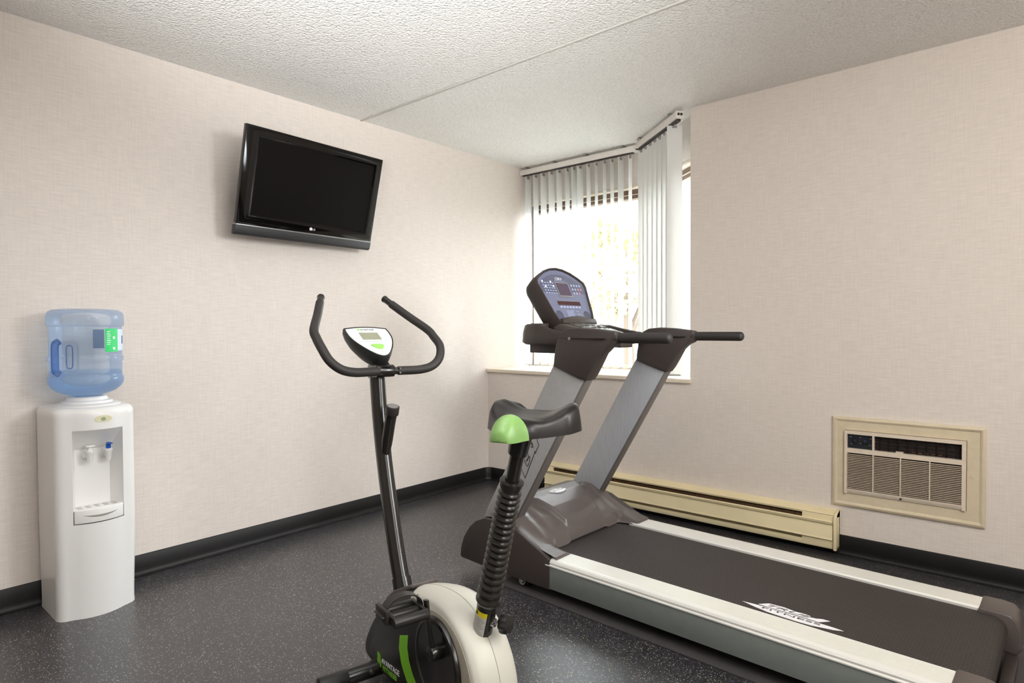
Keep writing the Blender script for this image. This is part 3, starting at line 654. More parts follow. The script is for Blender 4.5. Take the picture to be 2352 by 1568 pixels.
# ================================================================ WATER BOTTLE
wb = thing('water_bottle', 'upturned blue plastic bottle on top of the water cooler', 'water bottle', (0.172, -2.642, 0.862))
HA = math.radians(-62)
def handle_cut(r, z, th):
    d = (th - HA + PI) % (2 * PI) - PI
    if abs(d) < 0.62:
        k = sstep(.62, .44, abs(d)) * sstep(.108, .126, z) * sstep(.240, .224, z); return r - k * 0.052
    return r
prof = [(0.024, -0.012), (0.026, 0.0), (0.040, 0.012), (0.075, 0.022), (0.104, 0.034), (0.122, 0.05), (0.130, 0.064), (0.1325, 0.074), (0.1325, 0.088), (0.130, 0.094), (0.127, 0.098)]
prof += [(0.127, 0.098 + .007 * k) for k in range(1, 8)]
prof += [(0.1275, 0.155), (0.131, 0.160), (0.1315, 0.168), (0.131, 0.176), (0.1275, 0.181)]
prof += [(0.127, 0.187 + .008 * k) for k in range(0, 8)] + [(0.127, 0.256), (0.127, 0.290), (0.128, 0.300), (0.134, 0.304), (0.1355, 0.310), (0.1355, 0.338), (0.134, 0.350), (0.128, 0.361), (0.117, 0.368), (0.09, 0.372), (0.05, 0.370), (0.01, 0.366)]
bm = NB(); lathe(bm, prof, 72, fn=handle_cut); finish('shell', bm, 'bottle', wb, ang=50)
bm = NB(); hp = []
for z, r in ((0.108, 0.100), (0.118, 0.112), (0.135, 0.115), (0.170, 0.115), (0.212, 0.115), (0.230, 0.112), (0.240, 0.100)):
    hp.append((r * math.cos(HA - .30), r * math.sin(HA - .30), z))
tube(bm, smooth_path(hp, 4), 0.0135, 14); finish('handle', bm, 'bottle_edge', wb)
bm = NB(); ho = []; ha_ = math.radians(-47)
for k in range(25):
    a_ = 2 * PI * k / 24; ct, st_ = math.cos(a_), math.sin(a_)
    du = .0125 * math.copysign(abs(ct) ** .5, ct); dz_ = .046 * math.copysign(abs(st_) ** .35, st_)
    ho.append((.104 * math.cos(ha_) - du * math.sin(ha_), .104 * math.sin(ha_) + du * math.cos(ha_), .178 + dz_))
tube(bm, ho, .0022, 8, caps=False); finish('handle_opening', bm, 'bottle_edge', wb)
bm = NB(); lathe(bm, [(max(r - .004, .002), z) for r, z in prof if z < 0.118] + [(0.123, 0.118)], 48, fn=handle_cut); finish('water', bm, 'water', wb)
def label_patch(name, m, a0, a1, z0, z1, r, parent):
    bm = NB(); grid(bm, 10, 1, lambda u, v: Vector((r * math.cos(math.radians(a0 + (a1 - a0) * u)), r * math.sin(math.radians(a0 + (a1 - a0) * u)), z0 + (z1 - z0) * v))); return finish(name, bm, m, parent)
lb = label_patch('label', 'lgreen', 15, 42, 0.196, 0.291, 0.1292, wb)
label_patch('label_print', 'lblue', 42, 95, 0.200, 0.289, 0.1290, lb)
label_patch('label_logo', 'lnavy', 57, 64, 0.228, 0.262, 0.1294, lb)
for k in range(8): label_patch('label_line', 'white', 18, 24 + (k % 3), 0.226 + k * .0075, 0.2285 + k * .0075, 0.1296, lb)
for zz_ in (0.206, 0.250):
    bm = NB(); lathe(bm, [(0.0055, 0), (0.0055, 0.0006)], 16); o = finish('label_spot', bm, 'white', lb); o.matrix_local = Matrix.Translation((0.1296 * math.cos(math.radians(32)), 0.1296 * math.sin(math.radians(32)), zz_ + .004)) @ Matrix.Rotation(math.radians(30), 4, 'Z') @ Matrix.Rotation(PI / 2, 4, 'Y')
label_patch('label_reverse', 'lback', 134, 154, 0.206, 0.288, 0.1255, wb)

# ================================================================ TREADMILL (local x to its rear, y towards the right wall)
TR = math.atan2(-0.037, 0.9993)
tm = thing('treadmill', 'large grey treadmill with console parked along the right wall', 'treadmill', (0, 0, 0), TR)
CY = -0.937
ribs = []
def rail_profile(yo, yi):
    """cross section from outer edge yo to inner edge yi (outer is away from the belt)"""
    s = 1 if yi > yo else -1; W_ = abs(yi - yo); pts = []
    P = [(0.0, 0.146), (-0.004, 0.149), (-0.004, 0.153), (0.001, 0.156), (-0.001, 0.164), (0.004, 0.172), (0.012, 0.1755)]
    n = 13
    for k in range(n):
        u = 0.016 + (W_ - 0.022) * k / n; du = (W_ - 0.022) / n
        P += [(u, 0.1765), (u + du * .72, 0.1765), (u + du * .78, 0.1752), (u + du * .94, 0.1752)]
    P += [(W_ - .004, 0.1765), (W_, 0.172), (W_, 0.150), (W_ - .004, 0.150), (0.03, 0.146)]
    return [(yo + s * u, v) for u, v in P]
for yo, yi, nm in ((-1.325, -1.207, 0), (-0.549, -0.672, 1)):
    bm = NB(); prism(bm, rail_profile(yo, yi), YZ, 1.66, 3.066); finish('foot_rail', bm, 'alu', tm, ang=25)
    s = 1 if yi > yo else -1
    bm = NB(); box(bm, (1.66, min(yo, yo + s * .028), 0.052), (3.07, max(yo, yo + s * .028), 0.148)); finish('side_panel', bm, 'tpanel', tm, 0.002)
# belt: thin loop over deck and rollers
bm = NB(); bp = []
for k in range(13):
    a = PI / 2 - k / 12 * PI; bp.append((3.095 + 0.045 * math.cos(a), 0.120 + 0.045 * math.sin(a)))
bp = [(1.45, 0.165), (2.0, 0.165), (2.6, 0.165), (3.0, 0.165)] + bp + [(1.45, 0.075)]
prism(bm, bp, XZ, -1.203, -0.676); finish('running_belt', bm, 'belt', tm)
# logo on belt
def flat(name, pts, m, parent, z, dz=0.0006):
    bm = NB(); prism(bm, pts, XY, z, z + dz); return finish(name, bm, m, parent, smooth=False)
bl = flat('belt_logo', [(2.479, -1.133), (2.505, -1.103), (2.556, -1.099), (2.598, -1.107), (2.606, -1.106), (2.619, -1.104), (2.643, -1.106), (2.650, -1.116), (2.665, -1.114), (2.681, -1.104), (2.706, -1.103), (2.679, -1.135), (2.621, -1.132), (2.572, -1.132), (2.517, -1.134)], 'white', tm, 0.1652)
flat('belt_logo_swoosh', [(2.427, -1.147), (2.479, -1.1415), (2.519, -1.139), (2.573, -1.138), (2.633, -1.138), (2.692, -1.1415), (2.729, -1.1425), (2.758, -1.146), (2.731, -1.160), (2.665, -1.176), (2.618, -1.178), (2.567, -1.176), (2.525, -1.173), (2.479, -1.163)], 'white', tm, 0.1652)
text_mesh('belt_lettering', 'FITNESS', 'tplastic_d', tm, (2.50, -1.158, 0.1661), (1, 0, 0), (0, 1, 0), 0.018, width=0.19)
text_mesh('belt_lettering', 'TRUE', 'tplastic_d', tm, (2.51, -1.126, 0.1661), (1, 0, 0), (0, 1, 0), 0.022, width=0.15, shear=.4)
# frame and deck
bm = NB(); box(bm, (1.3, -1.29, 0.05), (3.05, -1.20, 0.12)); box(bm, (1.3, -0.675, 0.05), (3.05, -0.585, 0.12)); box(bm, (1.3, -1.2, 0.08), (3.04, -0.68, 0.150)); box(bm, (2.9, -1.2, 0.03), (2.96, -0.67, 0.08)); finish('frame', bm, 'tplastic_d', tm)
# rear end caps
for sgn, yo, yi in ((-1, -1.328, -1.196), (1, -0.546, -0.683)):
    bm = NB(); prf = [(3.060, 0.050), (3.060, 0.180), (3.12, 0.180), (3.148, 0.176), (3.165, 0.160), (3.178, 0.12), (3.18, 0.07), (3.165, 0.045)]
    prism(bm, prf, XZ, min(yo, yi), max(yo, yi)); finish('end_cap', bm, 'tplastic', tm, 0.008, 3)
bm = NB(); box(bm, (3.135, -1.2, 0.02), (3.17, -0.68, 0.05)); finish('roller_guard', bm, 'tplastic_d', tm, 0.004)
for x in (1.50, 3.0):
    for y in (-1.26, -0.62):
        bm = NB(); rod(bm, (x, y, 0.006), (x, y, 0.02), 0.028); rod(bm, (x, y, 0.02), (x, y, 0.06), 0.008); finish('levelling_foot', bm, 'bblack', tm)
for y in (-1.318, -0.556):
    bm = NB(); tube(bm, [(1.52 + .016 * math.cos(a), y, 0.042 + .016 * math.sin(a)) for a in [k * PI / 8 for k in range(17)]], 0.003, 8, caps=False); rod(bm, (1.52, y - .004, .042), (1.52, y + .004, .042), .008, 12); finish('bolt', bm, 'silver', tm)
# side covers
scp = [(1.68, 0.048), (1.682, 0.176), (1.66, 0.186), (1.478, 0.266), (1.45, 0.272), (1.40, 0.276), (1.31, 0.274), (1.286, 0.270), (1.236, 0.247), (1.193, 0.210), (1.156, 0.158), (1.136, 0.105), (1.130, 0.062), (1.140, 0.053), (1.30, 0.048)]
for y0, y1 in ((-1.328, -1.30), (-0.575, -0.546)):
    bm = NB(); prism(bm, scp, XZ, y0, y1); finish('side_cover', bm, 'tplastic_d', tm, 0.004, 3)
# motor cover height field
ctr = [(1.13, .07), (1.150, .16), (1.18, .225), (1.24, .280), (1.30, .312), (1.37, .330), (1.43, .322), (1.50, .290), (1.56, .250), (1.588, .226), (1.600, .200), (1.608, .178)]
low = [(1.13, .06), (1.156, .158), (1.193, .208), (1.236, .246), (1.30, .270), (1.40, .276), (1.46, .262), (1.52, .236), (1.58, .210), (1.62, .196), (1.66, .186), (1.70, .178)]
def mc(u, v):
    y = -1.312 + v * (1.312 - 0.562); q = abs(y - CY) / 0.375
    xf = 1.608 + 0.105 * sstep(.64, .74, q); x = 1.135 + u * (xf - 1.135)
    c = interp(ctr, x * 1.0 if q < .7 else x); l = interp(low, x)
    b = sstep(.92, .56, q); z = l + (c - l) * b
    if q > .66: z = max(z, 0.0) + 0.008 * sstep(.66, .76, q) * sstep(1.2, 1.4, x)        # side wing stands proud
    # raised bonnet with a crisp lip
    pw = .62 - .28 * sstep(1.24, 1.58, x)
    lip = sstep(pw + .035, pw, q) * sstep(1.600 - .05 * q, 1.582 - .05 * q, x)
    z += 0.022 * lip - 0.010 * sstep(.80, .70, q) * sstep(pw, pw + .1, q) * sstep(1.2, 1.35, x)
    # pedestal bulge round each upright
    z += 0.030 * math.exp(-((x - 1.36) / .09) ** 2 - ((q - .82) / .14) ** 2)
    if u > 0.985: z = min(z, 0.176)
    return Vector((x, y, z))
bm = NB(); V = grid(bm, 120, 140, mc)
finish('motor_cover', bm, 'tplastic', tm, ang=75)
bm = NB(); 
for sx_, dz in ((1.0, 0.0), (0.8, .001)):
    pass
def on_cover(x, y, dz=0.001):
    v = (y + 1.312) / (1.312 - .562); q = abs(y - CY) / .375; xf = 1.608 + 0.105 * sstep(.64, .74, q)
    p = mc((x - 1.135) / (xf - 1.135), v); p.z += dz; return p
bm = NB(); rr = []
for sc in (1.0, 0.9, 0.45, 0.05):
    rr.append([on_cover(1.415 + .030 * sc * math.cos(2 * PI * k / 32), CY + .002 + .062 * sc * math.sin(2 * PI * k / 32), 0.0012 + (0.002 if sc < .95 else 0)) for k in range(32)])
R_ = loft(bm, rr, caps=False); bm.faces.new(R_[-1]); em = finish('oval_badge', bm, 'silver', tm)
text_mesh('badge_lettering', 'TRUE', 'white', em, (1.425, CY - .036, on_cover(1.42, CY).z + .003), (0, 1, 0), (-1, 0, .1), 0.026, 0.0012, width=.072, shear=.3)
# uprights
upn = [(1.205, 0.20), (1.385, 0.20), (1.42, 0.262), (1.835, 0.962), (1.80, 1.02), (1.70, 1.03), (1.655, 0.985), (1.255, 0.30)]
for y0, y1, m in ((-1.268, -1.215, 'tgrey'), (-0.605, -0.552, 'tbrush')):
    bm = NB(); prism(bm, upn, XZ, y0, y1)
    u_ = finish('upright', bm, m, tm, 0.004, 2)
    # dark extruded edge strip facing the runner
    bm = NB(); d = Vector((0.415, 0, 0.70)).normalized(); nrm = Vector((0.70, 0, -0.415)).normalized()
    a = Vector((1.425, 0, 0.262)); b = Vector((1.835, 0, 0.955)); vv = []
    prism(bm, [(a.x - .010 * nrm.x, a.z - .010 * nrm.z), (a.x + .006 * nrm.x, a.z + .006 * nrm.z), (b.x + .006 * nrm.x, b.z + .006 * nrm.z), (b.x - .010 * nrm.x, b.z - .010 * nrm.z)], XZ, y0 + .003, y1 - .003)
    finish('upright_edge', bm, 'tedge', u_, 0.003)
    if m == 'tgrey':
        for poly in ([(1.475, 0.517), (1.497, 0.479), (1.517, 0.525), (1.534, 0.561), (1.55, 0.597), (1.554, 0.61), (1.556, 0.598), (1.567, 0.621), (1.577, 0.636), (1.567, 0.658), (1.576, 0.685), (1.60, 0.70), (1.615, 0.74), (1.63, 0.765)],
                     [(1.508, 0.536), (1.494, 0.555), (1.49, 0.574), (1.50, 0.575), (1.512, 0.595), (1.518, 0.582), (1.508, 0.557)], [(1.511, 0.567), (1.525, 0.583), (1.522, 0.559), (1.516, 0.542), (1.508, 0.534)], [(1.5, 0.554), (1.516, 0.577)],
                     [(1.52, 0.643), (1.532, 0.647), (1.541, 0.639), (1.543, 0.622), (1.533, 0.622), (1.538, 0.631), (1.525, 0.655), (1.518, 0.668)], [(1.54, 0.70), (1.56, 0.69), (1.566, 0.72), (1.552, 0.735), (1.54, 0.70)], [(1.585, 0.69), (1.597, 0.669), (1.603, 0.70)]):
            bm = NB(); tube(bm, [(x, -1.2685, z) for x, z in poly], 0.0016, 6); finish('outline_logo', bm, 'line', u_)
# shoulder caps and handlebars
cap = [(1.663, 0.985), (1.668, 1.03), (1.677, 1.075), (1.689, 1.108), (1.706, 1.131), (1.735, 1.144), (1.795, 1.149), (1.880, 1.144), (1.962, 1.133), (1.967, 1.128), (1.968, 1.088), (1.962, 1.080), (1.935, 1.068), (1.908, 1.044), (1.885, 1.008), (1.85, 0.955), (1.832, 0.933), (1.800, 0.938)]
for y0, y1 in ((-1.280, -1.205), (-0.617, -0.542)):
    bm = NB()
    N_ = 6; rings = []; cx = sum(p[0] for p in cap) / len(cap); cz = sum(p[1] for p in cap) / len(cap); yc = (y0 + y1) / 2; hy = (y1 - y0) / 2
    for yy, sc in ((-1, .93), (-.93, .975), (-.75, 1.0), (.75, 1.0), (.93, .975), (1, .93)):
        rings.append([Vector((x + (cx - x) * (1 - sc) * (.35 if x > 1.93 else 1), yc + hy * yy * (1 - 0.42 * sstep(1.82, 1.965, x)), z + (cz - z) * (1 - sc))) for x, z in cap])
    loft(bm, rings); c = finish('shoulder_cover', bm, 'tplastic_d', tm, ang=50)
    bm = NB(); box(bm, (1.69, yc - hy - .0006, 1.1045), (1.80, yc + hy + .0006, 1.1055)); box(bm, (1.80, yc - hy * .97, 1.1045), (1.93, yc + hy * .97, 1.1055)); finish('seam', bm, 'line', c)
    for yy in (yc - hy - .001, yc + hy + .001):
        bm = NB(); rod(bm, (1.752, yc, 1.104), (1.752, yy, 1.104), 0.0065, 14); finish('screw', bm, 'silver', c)
    bm = NB(); rod(bm, (1.955, yc, 1.107), (2.198, yc, 1.107), 0.021, 20, dome=0.015); finish('handlebar', bm, 'foam', tm)
    bm = NB(); rod(bm, (1.950, yc, 1.107), (1.974, yc, 1.107), 0.0235, 20); finish('handlebar_collar', bm, 'tplastic_d', c, 0.002)
# tray between the uprights, wrapping round the console
yN, yF = -1.212, -0.610
out = [(1.74, yN), (1.60, yN), (1.50, yN + .005), (1.42, yN + .03), (1.365, yN + .075), (1.33, yN + .14), (1.315, CY - .08), (1.315, CY + .08), (1.33, yF - .14), (1.365, yF - .075), (1.42, yF - .03), (1.50, yF - .005), (1.60, yF), (1.74, yF)]
bm = NB(); rings = []
def tr_ring(sc, z): return [Vector((1.72 - (1.72 - x) * sc if x < 1.74 else 1.72, CY + (y - CY) * (0.5 + .5 * sc), z - (.045 * sstep(1.45, 1.72, x) if z > 1.10 else 0))) for x, y in out]
loft(bm, [tr_ring(.95, 1.072), tr_ring(1.0, 1.082), tr_ring(.99, 1.13), tr_ring(.965, 1.160), tr_ring(.93, 1.168), tr_ring(.86, 1.162), tr_ring(.84, 1.13), tr_ring(.5, 1.125)])
finish('console_tray', bm, 'tplastic_d', tm, ang=55)
for yc in (-1.135, -0.74):
    bm = NB(); lathe(bm, [(0.034, -0.045), (0.037, -0.045), (0.044, 0.0), (0.040, 0.004), (0.034, 0.0), (0.030, -0.03)], 24, (1.47, yc, 1.166)); finish('cup_holder', bm, 'tplastic_d', tm)
    bm = NB()
    for k in range(7): box(bm, (1.53 + k * .012, yc - .03, 1.1265), (1.535 + k * .012, yc + .03, 1.134))
    finish('grip_ribs', bm, 'tplastic_d', tm)
bm = NB(); box(bm, (1.44, -1.17, 1.035), (1.60, -1.03, 1.078)); box(bm, (1.62, -0.86, 1.055), (1.735, -0.76, 1.078)); box(bm, (1.60, -1.2, 1.070), (1.71, -0.62, 1.09)); finish('underside_box', bm, 'tplastic_d', tm, 0.004)
# console head: face plane passes (1.53, z1.175) to (1.40, z1.43)
ex = Vector((0, 1, 0)); ez = Vector((-0.130, 0, 0.255)).normalized(); en = Vector((0.255, 0, 0.130)).normalized()
F0 = Vector((1.532, CY, 1.178))
def CF(a, b, d=0.0): return F0 + ex * a + ez * b + en * d          # across, up the face, out of the face
hd0 = [(-.135, -.01), (-.155, .04), (-.175, .12), (-.192, .19), (-.186, .215), (-.155, .238), (-.10, .266), (-.05, .281), (0, .286), (.05, .281), (.10, .266), (.155, .238), (.186, .215), (.192, .19), (.175, .12), (.155, .04), (.135, -.01), (.07, -.012), (0, -.012), (-.07, -.012)]
hd = [(a * 1.01, b * 1.035) for a, b in hd0]
def hring(g, d, dn=0.0): 
    cy_ = .135
    return [CF(a * g, cy_ + (b - cy_) * g + dn, d) for a, b in hd]
bm = NB(); loft(bm, [hring(.80, -.088, -.012), hring(.93, -.080, -.010), hring(.985, -.062, -.006), hring(1.0, -.03), hring(1.0, .004), hring(.985, .011), hring(.955, .011), hring(.935, .004), hring(.93, -.002)])
finish('console_housing', bm, 'tplastic_d', tm, ang=50)
fp = [(a * .925, .135 + (b - .135) * .925) for a, b in hd]
bm = NB(); prism(bm, fp, lambda u, v, w: CF(u, v, w), 0.0005, 0.0035); fc_ = finish('console_panel', bm, 'face', tm)
def cbox(name, a0, a1, b0, b1, d0, d1, m, par=None, bev=0):
    bm = NB(); prism(bm, [(a0, b0), (a1, b0), (a1, b1), (a0, b1)], lambda u, v, w: CF(u, v, w), d0, d1); return finish(name, bm, m, par or fc_, bev)
prt = [(-.165, .155), (-.172, .196), (-.145, .220), (-.095, .243), (-.05, .256), (0, .259), (.05, .256), (.095, .243), (.145, .220), (.172, .196), (.165, .155)]
bm = NB(); prism(bm, prt, lambda u, v, w: CF(u, v, w), 0.0035, 0.0041); finish('panel_upper_print', bm, 'face2', fc_)
cbox('display_frame', -.052, .052, .132, .214, .004, .0062, 'silver'); cbox('display', -.046, .046, .140, .208, .0062, .0070, 'lcd')
cbox('readout_strip', -.088, .088, .088, .108, .0035, .0052, 'red')
text_mesh('lettering', 'CS8.0', 'white', fc_, CF(-.034, .228, .0043), ex, ez, 0.018, width=.052, shear=.25)
cbox('lettering_line', -.045, .035, .2215, .2232, .0041, .0045, 'btn')
r = random.Random(3); bm = NB()
for row in range(5):
    for c_ in range(5):
        a = -.148 + c_ * .019 + row * .001; b = .205 - row * .014
        prism(bm, [(a, b), (a + .010, b), (a + .010, b + .005), (a, b + .005)], lambda u, v, w: CF(u, v, w), .004, .0048)
finish('left_buttons', bm, 'btn', fc_)
for k, (a, b) in enumerate([(-.142, .214), (-.080, .214), (-.130, .186), (-.070, .19)]):
    bm = NB(); rod(bm, CF(a, b, .004), CF(a, b, .0056), .0055, 14); finish('button', bm, 'white', fc_)
for k in range(11):
    a = .075 + (k % 4) * .022; b = .200 - (k // 4) * .022
    bm = NB(); rod(bm, CF(a, b, .0038), CF(a, b, .0056), .0058, 14); finish('button', bm, 'btn_r' if k in (6, 7, 10) else 'btn', fc_)
bm = NB()
for k in range(7):
    a = -.080 + k * .024; prism(bm, [(a, .073), (a + .015, .073), (a + .015, .081), (a, .081)], lambda u, v, w: CF(u, v, w), .0035, .0045)
finish('lower_buttons', bm, 'btn', fc_)
bm = NB()
for k in range(8):
    b = .056 - k * .0062; prism(bm, [(-.045, b), (.012 - .004 * (k % 3), b), (.012 - .004 * (k % 3), b + .0018), (-.045, b + .0018)], lambda u, v, w: CF(u, v, w), .0035, .0040)
for b, w_ in ((.053, .015), (.038, .02), (.025, .016)): prism(bm, [(.035, b), (.035 + w_, b), (.035 + w_, b + .0025), (.035, b + .0025)], lambda u, v, w: CF(u, v, w), .0035, .0040)
finish('instruction_print', bm, 'btn', fc_)
for s in (-1, 1):
    bm = NB(); pts = []
    for i in range(11):
        for j in range(11):
            a = -.03 + i * .006; b = -.03 + j * .006
            if a * a + b * b < .030 ** 2:
                A_ = s * .108 + a; B_ = .030 + b
                if abs(A_) < .135 + B_ * .1 and B_ > .001: prism(bm, [(A_ - .0018, B_ - .0018), (A_ + .0018, B_ - .0018), (A_ + .0018, B_ + .0018), (A_ - .0018, B_ + .0018)], lambda u, v, w: CF(u, v, w), .0035, .0042)
    finish('speaker_grille', bm, 'line', fc_, smooth=False)
# ledge under panel and keypad deck
bm = NB(); lp = [(-.132, -.02), (-.128, .006), (-.06, .016), (0, .020), (.06, .014), (.10, .004), (.132, .006), (.135, -.02)]
prism(bm, lp, lambda u, v, w: CF(u, v, w), -.004, .026); finish('book_ledge', bm, 'tplastic_d', tm, 0.004)
def deck(u, v):
    x = 1.50 + u * .225; y = CY + (v - .5) * .27 * (1 - .10 * u); return Vector((x, y, 1.182 - .056 * u + .004 * math.cos((v - .5) * PI)))
bm = NB(); V = grid(bm, 10, 10, deck); ret = bmesh.ops.extrude_face_region(bm, geom=list(bm.faces))
for v in ret['geom']:
    if isinstance(v, bmesh.types.BMVert): v.co.z -= .055
kd = finish('keypad_deck', bm, 'tplastic', tm, 0.006, 3)
bm = NB(); grid(bm, 6, 6, lambda u, v: deck(.30 + .60 * u, .10 + .80 * v) + Vector((0, 0, .0022))); kp = finish('keypad', bm, 'keys', kd)
for i in range(4):
    for j in range(3):
        bm = NB(); p = deck(.36 + .16 * j, .22 + .17 * i) + Vector((0, 0, .003)); box(bm, (p.x - .008, p.y - .013, p.z - .002), (p.x + .008, p.y + .013, p.z + .0015)); finish('key', bm, 'tplastic', kp, 0.001)
bm = NB(); p = deck(.8, .45); tube(bm, smooth_path([(p.x - .05, p.y - .06, p.z + .004), (p.x - .01, p.y, p.z + .012), (p.x + .01, p.y + .05, p.z + .006), (p.x, p.y + .07, p.z + .004)], 5), .0015, 6); finish('safety_cord', bm, 'line', tm)

# ================================================================ EQUIPMENT MAT
bm = NB(); prism(bm, [(1.40, -1.347), (3.6, -1.347), (3.6, -0.50), (1.40, -0.50)], XY, 0.0005, 0.006)
mt = finish('equipment_mat', bm, 'mat', None, 0.001); mt.rotation_euler = (0, 0, TR); tag(mt, 'thin black rubber mat under the treadmill', 'mat')

# ================================================================ EXERCISE BIKE (local x forward, y left)
bk = thing('exercise_bike', 'upright exercise bike with white and black body and lime accents', 'exercise bike', (1.489, -2.128, 0), math.radians(166))
shell = [(0.03, .035), (.045, .06), (.030, .10), (-.015, .165), (-.07, .225), (-.125, .278), (-.19, .322), (-.27, .360), (-.35, .388), (-.43, .404), (-.50, .408), (-.56, .398), (-.61, .372), (-.65, .335), (-.68, .29), (-.697, .24), (-.700, .19), (-.690, .14), (-.66, .09), (-.61, .055), (-.52, .035), (-.35, .03), (-.15, .03)]
scx, scz = -.36, .20
def body_rings(poly, lmax, flat_in=0.020):
    rs = []
    for l, ins in ((-lmax, flat_in), (-lmax + .006, flat_in * .5), (-lmax + .022, .004), (-.028, 0.0), (-.002, -.003), (-.0015, -.0005), (.0015, -.0005), (.002, -.003), (.028, 0.0), (lmax - .022, .004), (lmax - .006, flat_in * .5), (lmax, flat_in)):
        r_ = []
        for f_, z_ in poly:
            d = Vector((scx - f_, scz - z_)); n = d.length; d = d / n; r_.append(Vector((f_ + d.x * ins, l, z_ + d.y * ins)))
        rs.append(r_)
    return rs
LM = 0.066
def resample(poly, n):
    P = [Vector(p) for p in poly]; P.append(P[0]); L = [0]
    for a, b in zip(P, P[1:]): L.append(L[-1] + (b - a).length)
    out = []
    for k in range(n):
        s = L[-1] * k / n
        for i in range(len(P) - 1):
            if s <= L[i + 1]: t = (s - L[i]) / (L[i + 1] - L[i]); out.append(tuple(P[i].lerp(P[i + 1], t))); break
    return out
def csmooth(poly, it=2):
    for _ in range(it):
        q = []
        for i in range(len(poly)):
            a = poly[i]; b = poly[(i + 1) % len(poly)]; q += [(a[0] * .75 + b[0] * .25, a[1] * .75 + b[1] * .25), (a[0] * .25 + b[0] * .75, a[1] * .25 + b[1] * .75)]
        poly = q
    return poly
SH = csmooth(shell, 2)
bm = NB(); loft(bm, body_rings(SH, LM))
# the white shell is the rear part, the charcoal cover the front part
def cut(bm, keep_front):
    co = Vector((-.27, 0, .30)); no = Vector((1, .8, .1)).normalized()      # slanting joint
    bmesh.ops.bisect_plane(bm, geom=list(bm.verts) + list(bm.edges) + list(bm.faces), plane_co=co, plane_no=no, clear_outer=not keep_front, clear_inner=keep_front)
    bmesh.ops.holes_fill(bm, edges=[e for e in bm.edges if e.is_boundary])
cut(bm, False); sh_ = finish('rear_shell', bm, 'bshell', bk, ang=48)
bm = NB(); loft(bm, body_rings(SH, LM)); cut(bm, True); fcv = finish('front_cover', bm, 'bcover', bk, ang=48)
# grey inset with recess shade in its colour, and black faces, on each side
def side_poly(pts, m, name, par, l0, l1, sides=(1, -1), bev=0.0):
    for s in sides:
        bm = NB(); prism(bm, pts, XZ, s * l0, s * l1); finish(name, bm, m, par, bev)
inset = csmooth([(-.35, .330), (-.42, .364), (-.50, .378), (-.56, .370), (-.61, .344), (-.648, .30), (-.668, .25), (-.672, .19), (-.66, .13), (-.62, .085), (-.50, .06), (-.40, .06), (-.30, .12), (-.27, .20), (-.29, .29)], 2)
side_poly(inset, 'bgrey', 'shaded_grey_inset', sh_, LM - .012, LM + .002, bev=.001)
blk = csmooth([(-.01, .055), (-.04, .12), (-.10, .20), (-.17, .26), (-.25, .30), (-.36, .335), (-.45, .335), (-.45, .10), (-.36, .065), (-.15, .055)], 2)
side_poly(blk, 'bface', 'black_face', fcv, LM - .010, LM + .0045, bev=.0015)
for s in (1, -1):
    bm = NB(); ring_ = [(0.120, 0.0), (0.120, 0.004), (0.117, 0.011), (0.109, 0.013), (0.105, 0.010), (0.05, 0.008), (0.03, 0.012), (0.002, 0.012)]
    rs = [[Vector((-.500 + rr_ * math.cos(2 * PI * k / 48), s * (LM + .003 + d), .245 + rr_ * math.sin(2 * PI * k / 48))) for k in range(48)] for rr_, d in ring_]
    loft(bm, rs); finish('crank_disc', bm, 'bblack', bk, ang=30)
green = [(-.262, .222), (-.318, .245), (-.312, .205), (-.322, .17), (-.345, .14), (-.385, .112), (-.43, .095), (-.40, .075), (-.36, .080), (-.305, .105), (-.270, .14), (-.255, .18)]
side_poly(green, 'lime', 'green_stripe', fcv, LM + .004, LM + .0056, sides=(1,))
text_mesh('lettering', 'AVANTAGE', 'white', fcv, (-.122, LM + .0050, .076), (-.992, 0, .12), (.12, 0, .992), .024, width=.135, shear=.1)
text_mesh('lettering', 'FITNESS', 'lime', fcv, (-.132, LM + .0050, .056), (-.992, 0, .12), (.12, 0, .992), .022, width=.105, shear=.1)
bm = NB(); prism(bm, [(-.092, .100), (-.112, .098), (-.120, .062), (-.112, .058), (-.104, .074), (-.098, .062), (-.090, .062)], XZ, LM + .004, LM + .0056); finish('emblem', bm, 'lime', fcv)
# trim cap over the joint at the top
bm = NB(); tp = [(-.10, .265), (-.16, .310), (-.235, .348), (-.29, .370), (-.29, .360), (-.24, .335), (-.12, .262)]
prism(bm, [(f_, z_ + .006) for f_, z_ in tp], XZ, -.046, .046); finish('top_trim', bm, 'tplastic', bk, 0.003)
for f_, z_ in ((-.640, .275), (-.365, .372)):
    bm = NB(); rod(bm, (f_, LM - .02, z_), (f_, LM - .0015 if z_ < .3 else LM - .004, z_), .0085, 16); finish('screw_hole', bm, 'cool_dark', sh_)
# handlebar post (oval tube)
bm = NB(); tube(bm, smooth_path([(-.150, 0, .27), (-.085, 0, .42), (-.012, 0, .64), (.024, 0, .78), (.044, 0, .88), (.058, 0, .985), (.060, 0, 1.01)], 3), .030, 24, sx=.87, up=(1, 0, 0)); hp_ = finish('handlebar_post', bm, 'bblack', bk, ang=60)
bm = NB(); tube(bm, [(-.154, 0, .26), (-.122, 0, .335)], [.0345, .033], 24, sx=.90, up=(1, 0, 0)); finish('post_sleeve', bm, 'bblack', bk)
for z_, f_ in ((.385, -.070), (.315, -.098)):
    bm = NB(); rod(bm, (f_, 0, z_), (f_ + .012, .0, z_ + .002), .006, 12); finish('bolt', bm, 'dark_metal', hp_)
bm = NB(); tube(bm, [(.004, 0, .695), (-.020, 0, .77), (-.044, 0, .835), (-.062, 0, .875)], [.014, .020, .020, .020], 20, sx=.95); kb = finish('tension_stub', bm, 'bblack', bk)
